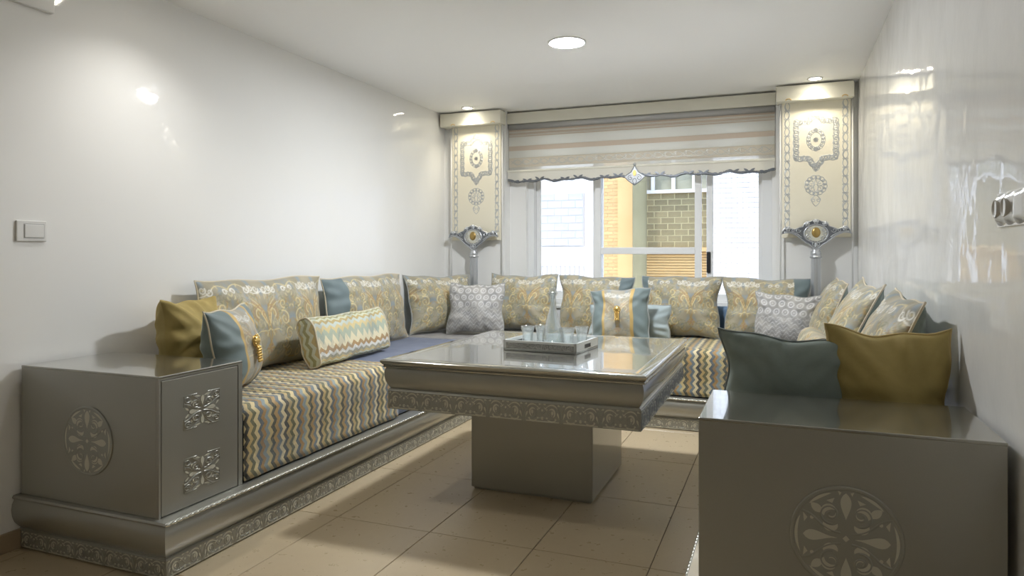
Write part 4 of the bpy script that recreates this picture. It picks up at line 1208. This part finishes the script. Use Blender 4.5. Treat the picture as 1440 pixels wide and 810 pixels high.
# ================================================================== WINDOW DRESSING
PY = 5.455
def panel(x0, x1, px0, px1, pel_label, label):
    cx = (x0 + x1) / 2
    pel = empty('pelmet_box', (cx, YB, 2.255), label=pel_label, cat='pelmet')
    MB().rbox(px0 - cx, px1 - cx, -0.125, 0.0, 0.0, 0.111, 0.003, 2).build('box', M['cream_box'], pel, fix=False)
    for s in (-1, 1):
        hk = MB().tube([((x1 - x0) / 2 * s * 0.9 - 0.02 * s + 0.018 * math.cos(a), -0.128, 0.004 + 0.012 * math.sin(a)) for a in np.linspace(0, PI, 8)], 0.003, 6)
        hk.build('hook', M['gold'], pel, fix=False)
    root = empty('embroidered_panel', (cx, PY, 1.27), label=label, cat='wall panel')
    W, H = x1 - x0, 2.262 - 1.27
    MB().rbox(-W / 2, W / 2, -0.006, 0.006, 0, H, 0.002, 2).build('cloth', M['cream'], root, fix=False)
    for s in (-1, 1): MB().tube([(s * (W / 2 + 0.012), 0.0, -0.72), (s * (W / 2 + 0.012), 0.0, H)], 0.006, 8).build('side_cord', M['white'], root, fix=False)
    D = lambda x, z, d: (x, -0.006 - d, z)
    th = main = M['silver_thread']
    for s in (-1, 1):
        mb = MB(); bx = s * (W / 2 - 0.035)
        line = [(bx, 0.06), (bx, H - 0.02)]
        for sg in (1, -1): mb.ribbon(trochoid(line, 0.062, 0.017, sg), 0.0052, D, 0.0016)
        mb.ribbon([(bx + 0.014 * math.sin(z * 2 * PI / 0.124), z) for z in np.linspace(0.06, H - 0.02, 160)], 0.006, D, 0.0016)
        mb.build('border_embroidery', th, root, fix=False)
    # big square arabesque with points above and below
    q = 0.132; zc = H - 0.285
    sq = [(-q, zc - q), (-0.05, zc - q), (0, zc - q - 0.075), (0.05, zc - q), (q, zc - q), (q, zc + q), (0.05, zc + q), (0, zc + q + 0.055), (-0.05, zc + q), (-q, zc + q)]
    mb = MB()
    for sg, rr, ph in ((1, 0.017, 0), (-1, 0.017, 0.8), (1, 0.009, 2.0)): mb.ribbon(trochoid(sq, 0.034, rr, sg, True, ph), 0.0048, D, 0.0016, True)
    for sg, rr, ph in ((1, 0.021, 1.1), (-1, 0.013, 2.6)): mb.ribbon(trochoid(sq, 0.05, rr, sg, True, ph), 0.004, D, 0.0016, True)
    for p in (bez((-0.06, zc - q + 0.01), (-0.05, zc - q - 0.05), (-0.01, zc - q - 0.05), (0, zc - q - 0.10), 10),): mb.ribbon(p, 0.006, D, 0.0016); mb.ribbon(mirx(p), 0.006, D, 0.0016)
    mb.build('square_embroidery', main, root, fix=False)
    mb = MB()
    el = [(0.050 * math.cos(a), zc + 0.066 * math.sin(a)) for a in np.linspace(0, 2 * PI, 40, endpoint=False)]
    for sg, rr in ((1, 0.013), (-1, 0.013)): mb.ribbon(trochoid(el, 0.027, rr, sg, True), 0.0046, D, 0.0016, True)
    mb.ribbon(el, 0.005, D, 0.0016, True)
    for s in (1, -1): mb.poly(scl(teardrop(0, 0.085, 0, 0.055, 0.03, 1.0), 1, s, 0, zc), D, 0.0016)
    for k in range(8): mb.poly([(x, z + zc) for x, z in teardrop(0, 0, 0.020 * math.cos(k * PI / 4), 0.020 * math.sin(k * PI / 4), 0.009, 1.2)], D, 0.0016)
    mb.build('oval_embroidery', main, root, fix=False)
    # round pendant with a drop
    zp = H - 0.615
    mb = MB()
    rd = [(0.062 * math.cos(a), zp + 0.060 * math.sin(a)) for a in np.linspace(0, 2 * PI, 40, endpoint=False)]
    for sg, rr in ((1, 0.013), (-1, 0.011)): mb.ribbon(trochoid(rd, 0.03, rr, sg, True), 0.005, D, 0.0016, True)
    for s in (1, -1):
        for (a, b) in ((spiral(0.028, zp + 0.018, 0.026, 0.004, 200, 1.4), 0.0042), (spiral(0.026, zp - 0.024, 0.024, 0.004, 90, -1.4), 0.0042), (bez((0, zp - 0.05), (0.03, zp - 0.01), (0.004, zp + 0.02), (0.0, zp + 0.055)), 0.0045)):
            mb.ribbon([(x * s, z) for x, z in a], b, D, 0.0016)
        mb.ribbon([(x * s, z) for x, z in spiral(0.016, zp - 0.105, 0.017, 0.003, 90, -1.3)], 0.0042, D, 0.0016)
        mb.ribbon([(x * s, z) for x, z in bez((0, zp - 0.07), (0.05, zp - 0.10), (0.02, zp - 0.135), (0, zp - 0.15))], 0.0042, D, 0.0016)
    mb.build('pendant_embroidery', main, root, fix=False)
    return root
panel(-2.690, -2.232, -2.772, -2.205, 'cream pelmet box over the panel by the polished wall', 'cream wall panel with silver embroidery by the polished wall')
panel(0.000, 0.455, -0.040, 0.470, 'cream pelmet box over the panel by the socket wall', 'cream wall panel with silver embroidery by the socket wall')

pel = empty('pelmet_box', (-1.12, YW, 2.272), label='long cream pelmet box across the top of the window', cat='pelmet')
MB().rbox(-2.213 + 1.12, -0.044 + 1.12, -0.075, 0.0, 0.0, 0.092, 0.003, 2).build('box', M['cream_box'], pel, fix=False)

# layered roller blind
def zz(z): return 1.15 + (z - 1.15) * 1.0248     # heights read at the front plane, moved back to the recess
BXA, BXB, BY = -2.206, -0.052, 5.578
bcx = (BXA + BXB) / 2; bw2 = (BXB - BXA) / 2
blind = empty('layered_blind', (bcx, BY, 1.84), label='cream and silver layered window blind of sheer and woven bands', cat='blind')
def band(z0, z1, mat, y=0.0, name='band', th=0.003):
    return MB().box(-bw2, bw2, y - th / 2, y + th / 2, zz(z0) - 0.002 - 1.84, zz(z1) + 0.002 - 1.84).build(name, M[mat], blind)
MB().tube([(-bw2, 0.004, zz(2.222) - 1.84), (bw2, 0.004, zz(2.222) - 1.84)], 0.028, 20).build('roller', M['blind_silver'], blind, fix=False)
for k, (z0, z1, m) in enumerate([(2.184, 2.200, 'blind_rose'), (2.170, 2.182, 'blind_white'), (2.156, 2.168, 'blind_rose'), (2.146, 2.154, 'blind_white'), (2.136, 2.144, 'blind_rose'), (2.062, 2.134, 'blind_white'), (2.020, 2.060, 'blind_rose'), (1.962, 2.018, 'blind_white')]):
    band(z0, z1, m, -0.0034 * (k % 2))
band(1.884, 1.962, 'blind_beige')
band(1.852, 1.884, 'sheer', 0.0, 'sheer_band', 0.001)
mb = MB(); D = lambda x, z, d: (x, -0.0018 - d, z)
for ph in (0, PI):
    mb.ribbon([(x, zz(1.923) - 1.84 + 0.022 * math.sin(x * 2 * PI / 0.16 + ph)) for x in np.linspace(-bw2 + 0.02, bw2 - 0.02, 420)], 0.005, D, 0.0012)
mb.ribbon(trochoid([(-bw2 + 0.03, zz(1.925) - 1.84), (bw2 - 0.03, zz(1.925) - 1.84)], 0.08, 0.022, 1), 0.0042, D, 0.0012)
mb.build('band_embroidery', M['blind_thread'], blind, fix=False)
mb = MB()
for k in range(6): mb.box(-bw2, bw2, -0.008, -0.006, zz(2.139) - 1.84 + k * 0.0108, zz(2.1415) - 1.84 + k * 0.0108)
mb.build('cord_lines', M['blind_rose'], blind)

VY = 5.552
val = empty('window_valance', (bcx, VY, 1.766), label='ivory valance with scalloped silver edging and a central gold jewel below the blind', cat='valance')
MB().rbox(-bw2 - 0.004, bw2 + 0.004, -0.010, 0.010, 1.838 - 1.75, 1.856 - 1.75, 0.004, 3).build('rail', M['cream_box'], val, fix=False)
# cloth with a wavy lower edge
n = 160; V, F = [], []
def edge(x):
    a = abs(x) / bw2
    return 1.760 - 1.75 - 0.006 * math.cos(a * PI * 7) - 0.006 * math.cos(a * PI * 13)
for i in range(n + 1):
    x = -bw2 + 2 * bw2 * i / n
    for y in (-0.003, 0.003): V += [(x, y, edge(x)), (x, y, 1.842 - 1.75)]
for i in range(n):
    a, b = 4 * i, 4 * (i + 1)
    F += [(a, b, b + 1, a + 1), (a + 2, a + 3, b + 3, b + 2), (a, a + 2, b + 2, b), (a + 1, b + 1, b + 3, a + 3)]
MB().add(V, F).build('cloth', M['ivory'], val)
mb = MB(); D = lambda x, z, d: (x, -0.003 - d, z)
xs = np.linspace(-bw2, bw2, 300)
mb.ribbon([(x, edge(x)) for x in xs], [0.012 + 0.010 * abs(math.sin(x * 13)) ** 2 for x in xs], D, 0.006)
mb.build('edging', M['crest_dark'], val, fix=False)
mb = MB()
for sg in (1, -1): mb.ribbon(trochoid([(x, edge(x)) for x in xs], 0.055, 0.010, sg), 0.0035, D, 0.007)
for k in range(-9, 10):
    if k == 0: continue
    x = k * bw2 / 9.6
    for s in (1, -1): mb.poly([(x + px, edge(x) + pz) for px, pz in teardrop(0, 0.0, s * 0.040, 0.010 + 0.008 * (k % 3), 0.016, 1.0)], D, 0.008)
mb.build('edging_leaves', M['crest_dark'], val, fix=False)
jw = empty('jewel', (-1.105 - bcx, -0.006, 1.765 - 1.75), parent=val); jw['label'] = 'silver diamond jewel with a gold oval'
dia = [(0, 0.085), (0.012, 0.060), (0.030, 0.030), (0.085, -0.005), (0.055, -0.035), (0.022, -0.060), (0, -0.075)]
dia = dia + [(-x, z) for x, z in dia[::-1][1:-1]]
MB().poly(dia, FRONT, 0.008).build('plate', M['crest'], jw)
mb = MB(); D2 = lambda x, z, d: (x, -0.008 - d, z)
mb.ribbon(dia, 0.007, D2, 0.004, True)
for s in (1, -1):
    mb.ribbon([(x * s, z) for x, z in spiral(0.034, -0.016, 0.024, 0.004, 120, -1.3)], 0.005, D2, 0.004)
    mb.ribbon([(x * s, z) for x, z in bez((0.0, -0.07), (0.02, -0.05), (0.02, -0.03), (0.0, -0.02))], 0.005, D2, 0.004)
mb.build('scrollwork', M['crest_dark'], jw, fix=False)
MB().poly(circ(0, 0.022, 0.016, 20, 0.85, 1.5), D2, 0.008).build('oval', M['gold'], jw)
MB().lathe([(0.012 * math.sin(PI * q / 6), -0.012 * math.cos(PI * q / 6)) for q in range(7)], 14, (0, -0.006, 0.092)).build('finial', M['crest'], jw, fix=False)

# ================================================================== CARVED COLUMNS
def rose(mb, x, z, r, y=-0.02):
    for k in range(6):
        a = 2 * PI * k / 6
        mb.lathe([(r * 0.46 * math.sin(PI * q / 5), -r * 0.46 * math.cos(PI * q / 5)) for q in range(6)], 8, (x + r * 0.58 * math.cos(a), y, z + r * 0.58 * math.sin(a)))
    mb.lathe([(r * 0.5 * math.sin(PI * q / 5), -r * 0.5 * math.cos(PI * q / 5)) for q in range(6)], 8, (x, y - r * 0.3, z))
def column(x, label):
    z0 = SZ - 0.02
    root = empty('carved_column', (x, 5.405, z0), label=label, cat='column', group='carved columns below the embroidered panels')
    hS = 1.125 - z0
    mb = MB(); nn = 48; prof_ = []
    V, F = [], []
    for j, z in enumerate(np.linspace(0.02, hS, 6)):
        for k in range(nn):
            a = 2 * PI * k / nn; r = 0.034 - 0.0035 * (0.5 + 0.5 * math.cos(8 * a))
            V.append((r * math.cos(a), r * math.sin(a), z))
    for j in range(5): F += [(j * nn + k, j * nn + (k + 1) % nn, (j + 1) * nn + (k + 1) % nn, (j + 1) * nn + k) for k in range(nn)]
    mb.add(V, F, True).build('shaft', M['crest'], root)
    MB().lathe([(0.05, 0.0), (0.05, 0.014), (0.042, 0.020), (0.044, 0.030), (0.036, 0.036)], 24).build('foot', M['crest'], root)
    MB().lathe([(0.034, 0.0), (0.041, 0.004), (0.042, 0.012), (0.036, 0.016), (0.033, 0.022), (0.036, 0.030), (0.034, 0.050), (0.026, 0.056), (0.030, 0.070)], 24, (0, 0, hS - 0.005)).build('collar', M['crest'], root)
    cr = empty('crest', (0, -0.012, 1.30 - z0), parent=root); cr['label'] = 'carved silver crest with roses and an amber oval'
    out = [(0.0, 0.096), (0.022, 0.090), (0.040, 0.080), (0.060, 0.082), (0.075, 0.070), (0.085, 0.048), (0.110, 0.040), (0.140, 0.026), (0.165, 0.034), (0.185, 0.046), (0.205, 0.040), (0.222, 0.018), (0.228, -0.006),
           (0.210, 0.004), (0.180, 0.006), (0.150, -0.004), (0.120, -0.022), (0.095, -0.045), (0.070, -0.066), (0.040, -0.084), (0.022, -0.104), (0.0, -0.118)]
    out = out + [(-a, b) for a, b in out[::-1][1:-1]]
    MB().poly(out, lambda x_, z_, d: (x_, 0.012 - d, z_), 0.020).build('plate', M['crest_dark'], cr)  # darker leaf puts the dark of the crevices into the plate's colour
    mb = MB(); D3 = lambda x_, z_, d: (x_, -0.008 - d, z_)
    mb.ribbon(out, 0.010, D3, 0.008, True)
    ring = [(0.078 * math.cos(a), -0.004 + 0.064 * math.sin(a)) for a in np.linspace(0, 2 * PI, 40, endpoint=False)]
    mb.ribbon(ring, 0.012, D3, 0.009, True)
    for s in (1, -1):
        for p, w in ((spiral(0.046, -0.032, 0.024, 0.004, 90, -1.4), 0.008), (spiral(0.052, 0.022, 0.022, 0.004, 250, 1.3), 0.007), (bez((0.095, -0.03), (0.13, 0.005), (0.17, 0.012), (0.215, 0.012)), 0.009), (spiral(0.118, 0.020, 0.018, 0.003, 180, 1.2), 0.007),
                     (spiral(0.150, 0.018, 0.014, 0.003, 180, -1.2), 0.006), (bez((0.0, -0.11), (0.03, -0.09), (0.03, -0.07), (0.005, -0.06)), 0.008)):
            mb.ribbon([(x_ * s, z_) for x_, z_ in p], w, D3, 0.008)
    mb.build('scrollwork', M['crest'], cr, fix=False)
    mb = MB(); mb.poly(circ(0, -0.002, 0.070, 30, 1.0, 0.80), D3, 0.002).build('oval_ground', M['inlay'], cr)
    for (rx, rz, rr) in ((0, 0.082, 0.020), (0.058, 0.066, 0.018), (-0.058, 0.066, 0.018), (0.186, 0.032, 0.019), (-0.186, 0.032, 0.019), (0.0, -0.088, 0.016)):
        mb = MB(); rose(mb, rx, rz, rr, -0.012); mb.build('rose', M['crest'], cr, fix=False)
    mb = MB(); mb.lathe([(0.031 * math.cos(PI / 2 * q / 6), -0.012 * math.sin(PI / 2 * q / 6)) for q in range(7)], 28, (0, -0.009, 0.004), axis='y')
    g = mb.build('amber_oval', M['gem'], cr, fix=False); g.scale = (0.95, 1, 1.2)
    return root
column(-2.463, 'carved silver column with crest below the panel by the polished wall')
column(0.226, 'carved silver column with crest below the panel by the socket wall')

# ================================================================== TRAY, CARAFE AND GLASSES
TR = R(-4.7); tx, ty = -1.094, 3.353
tray = empty('mirrored_tray', (tx, ty, TZ), (0, 0, TR), 'mirrored tray with crushed crystal sides on the silver table', 'tray')
tw, td, thh = 0.195, 0.157, 0.052
MB().rbox(-tw, tw, -td, td, 0, 0.012, 0.001, 1).build('base', M['mirror'], tray, fix=False)
for s in (-1, 1):
    w_ = MB().rbox(-tw, tw, -0.005, 0.005, 0, thh, 0.001, 1).build('side_panel', M['tray_frame'], tray, fix=False); w_.location = (0, s * (td - 0.005), 0)
    g = MB().rbox(-tw + 0.014, tw - 0.014, -0.0015, 0.0015, 0.012, thh - 0.012, 0.0007, 1).build('crystal_strip', M['glitter'], w_, fix=False); g.location = (0, s * 0.0055, 0)
    e = MB()
    e.box(-0.005, 0.005, -td, -0.045, 0, thh); e.box(-0.005, 0.005, 0.045, td, 0, thh); e.box(-0.005, 0.005, -0.045, 0.045, 0, 0.016); e.box(-0.005, 0.005, -0.045, 0.045, 0.036, thh)
    e_ = e.build('end_panel', M['tray_frame'], tray); e_.location = (s * (tw - 0.005), 0, 0)
    g = MB().box(-0.004, 0.004, -0.045, 0.045, 0.016, 0.036).build('slot_fill', M['black'], e_); g.location = (-s * 0.0005, 0, 0)  # black fill stands in for the shade inside the handle opening
def on_tray(lx, ly):
    return (tx + lx * math.cos(TR) - ly * math.sin(TR), ty + lx * math.sin(TR) + ly * math.cos(TR), TZ + 0.0122)
car = empty('carafe', on_tray(-0.005, 0.030), label='clear glass carafe with a glass stopper on the mirrored tray', cat='carafe')
outer = [(0.001, 0.0), (0.048, 0.0), (0.054, 0.005), (0.055, 0.014), (0.050, 0.040), (0.040, 0.075), (0.028, 0.110), (0.019, 0.140), (0.0155, 0.165), (0.0155, 0.190), (0.020, 0.200), (0.024, 0.205), (0.024, 0.209)]
inner = [(0.021, 0.209), (0.0125, 0.192), (0.0122, 0.165), (0.0155, 0.140), (0.0245, 0.110), (0.0365, 0.075), (0.046, 0.040), (0.050, 0.016), (0.046, 0.010), (0.001, 0.009)]
outer = [(r * 1.08 if z < 0.12 else r, z * 1.30) for r, z in outer]; inner = [(r * 1.08 if z < 0.12 else r, z * 1.30) for r, z in inner]
MB().lathe(outer + inner, 40).build('body', M['glass'], car)
MB().lathe([(0.001, 0.2345), (0.0115, 0.2365), (0.0120, 0.2665), (0.020, 0.2705), (0.022, 0.2775), (0.019, 0.2865), (0.011, 0.2935), (0.009, 0.3025), (0.014, 0.3145), (0.013, 0.3265), (0.001, 0.3325)], 28).build('stopper', M['glass'], car)
GL = 'drinking glasses on the mirrored tray'
g_out = [(0.001, 0.0), (0.022, 0.0), (0.0245, 0.004), (0.0255, 0.03), (0.029, 0.065), (0.0365, 0.094), (0.0365, 0.0955)]
g_in = [(0.0345, 0.0955), (0.0270, 0.065), (0.0235, 0.03), (0.0215, 0.020), (0.001, 0.018)]
gme = None
for (lx, ly, lb) in ((-0.135, 0.005, 'drinking glass on the mirrored tray, farthest from the black handle slot'), (-0.085, 0.070, 'drinking glass close to the carafe, on its side away from the black handle slot'),
                     (0.082, 0.020, 'drinking glass next to the carafe, on its side towards the black handle slot'), (0.125, 0.105, 'drinking glass in the back corner of the tray by the black handle slot')):
    root = empty('drinking_glass', on_tray(lx, ly), label=lb, cat='glass', group=GL)
    if gme is None:
        o = MB().lathe(g_out + g_in, 32).build('bowl', M['glass'], root); gme = o.data
    else: link('bowl', gme, root)

# ================================================================== WALL FITTINGS
M['gap_shade'] = simple('gap_shade_grey', (0.45, 0.45, 0.45), 0.4)
sw = empty('light_switch', (XL, 1.868, 1.242), label='white light switch on the polished wall above the cabinet with the door', cat='switch')
MB().rbox(0, 0.009, -0.060, 0.060, -0.041, 0.041, 0.003, 2).build('plate', M['white'], sw, fix=False)
MB().rbox(0.006, 0.012, -0.030, 0.046, -0.026, 0.026, 0.002, 2).build('rocker', M['white'], sw, fix=False)
MB().box(0.0085, 0.0095, -0.033, 0.049, -0.029, 0.029).build('rocker_gap_shade', M['gap_shade'], sw)  # grey strip stands in for the shaded gap round the rocker
M['chrome'] = simple('brushed_chrome', (0.74, 0.74, 0.74), 0.28, 0.65)
sk = empty('wall_socket', (XR, 1.935, 1.258), label='chrome double socket plate on the polished wall above the medallion cabinet', cat='socket')
V, F = [], []
ny, nz = 48, 10
for i in range(ny + 1):
    yy = 0.108 - 0.216 * i / ny
    for j in range(nz + 1):
        zz = -0.041 + 0.082 * j / nz
        ed = min(1, min(i, ny - i) / 2, min(j, nz - j) / 1.5)
        V.append((-(0.004 + 0.010 * ed + 0.006 * ed * math.cos(yy * 2 * PI / 0.072)), yy, zz))
for i in range(ny):
    for j in range(nz): F.append((i * (nz + 1) + j, (i + 1) * (nz + 1) + j, (i + 1) * (nz + 1) + j + 1, i * (nz + 1) + j + 1))
MB().add(V, F, True).build('plate', M['chrome'], sk)
MB().box(-0.006, 0.0, -0.108, 0.108, -0.041, 0.041).build('back_box', M['chrome'], sk)
M['socket_grey'] = simple('grey_socket_insert', (0.62, 0.60, 0.55), 0.4)
for k, yy in enumerate((0.072, 0.0)):
    o = MB().lathe([(0.0, -0.006), (0.018, -0.006), (0.0205, -0.013), (0.0225, -0.013), (0.0235, -0.002)], 28, axis='x').build('socket_cup', M['socket_grey'], sk); o.location = (-0.0085, yy, 0.002)
    for s in (-1, 1):
        q = MB().lathe([(0.0025, -0.0075), (0.0025, -0.004)], 10, (0, s * 0.0095, 0), axis='x').build('pin_hole', M['black'], o)
wbx = MB().rbox(0, 0.022, -0.14, 0.14, 0, 0.17, 0.005, 2).build('wall_box', M['white'], None, fix=False); wbx.location = (XL, 1.812, 2.131)
tag(wbx, 'white box fixed high on the polished wall near the ceiling', 'box')
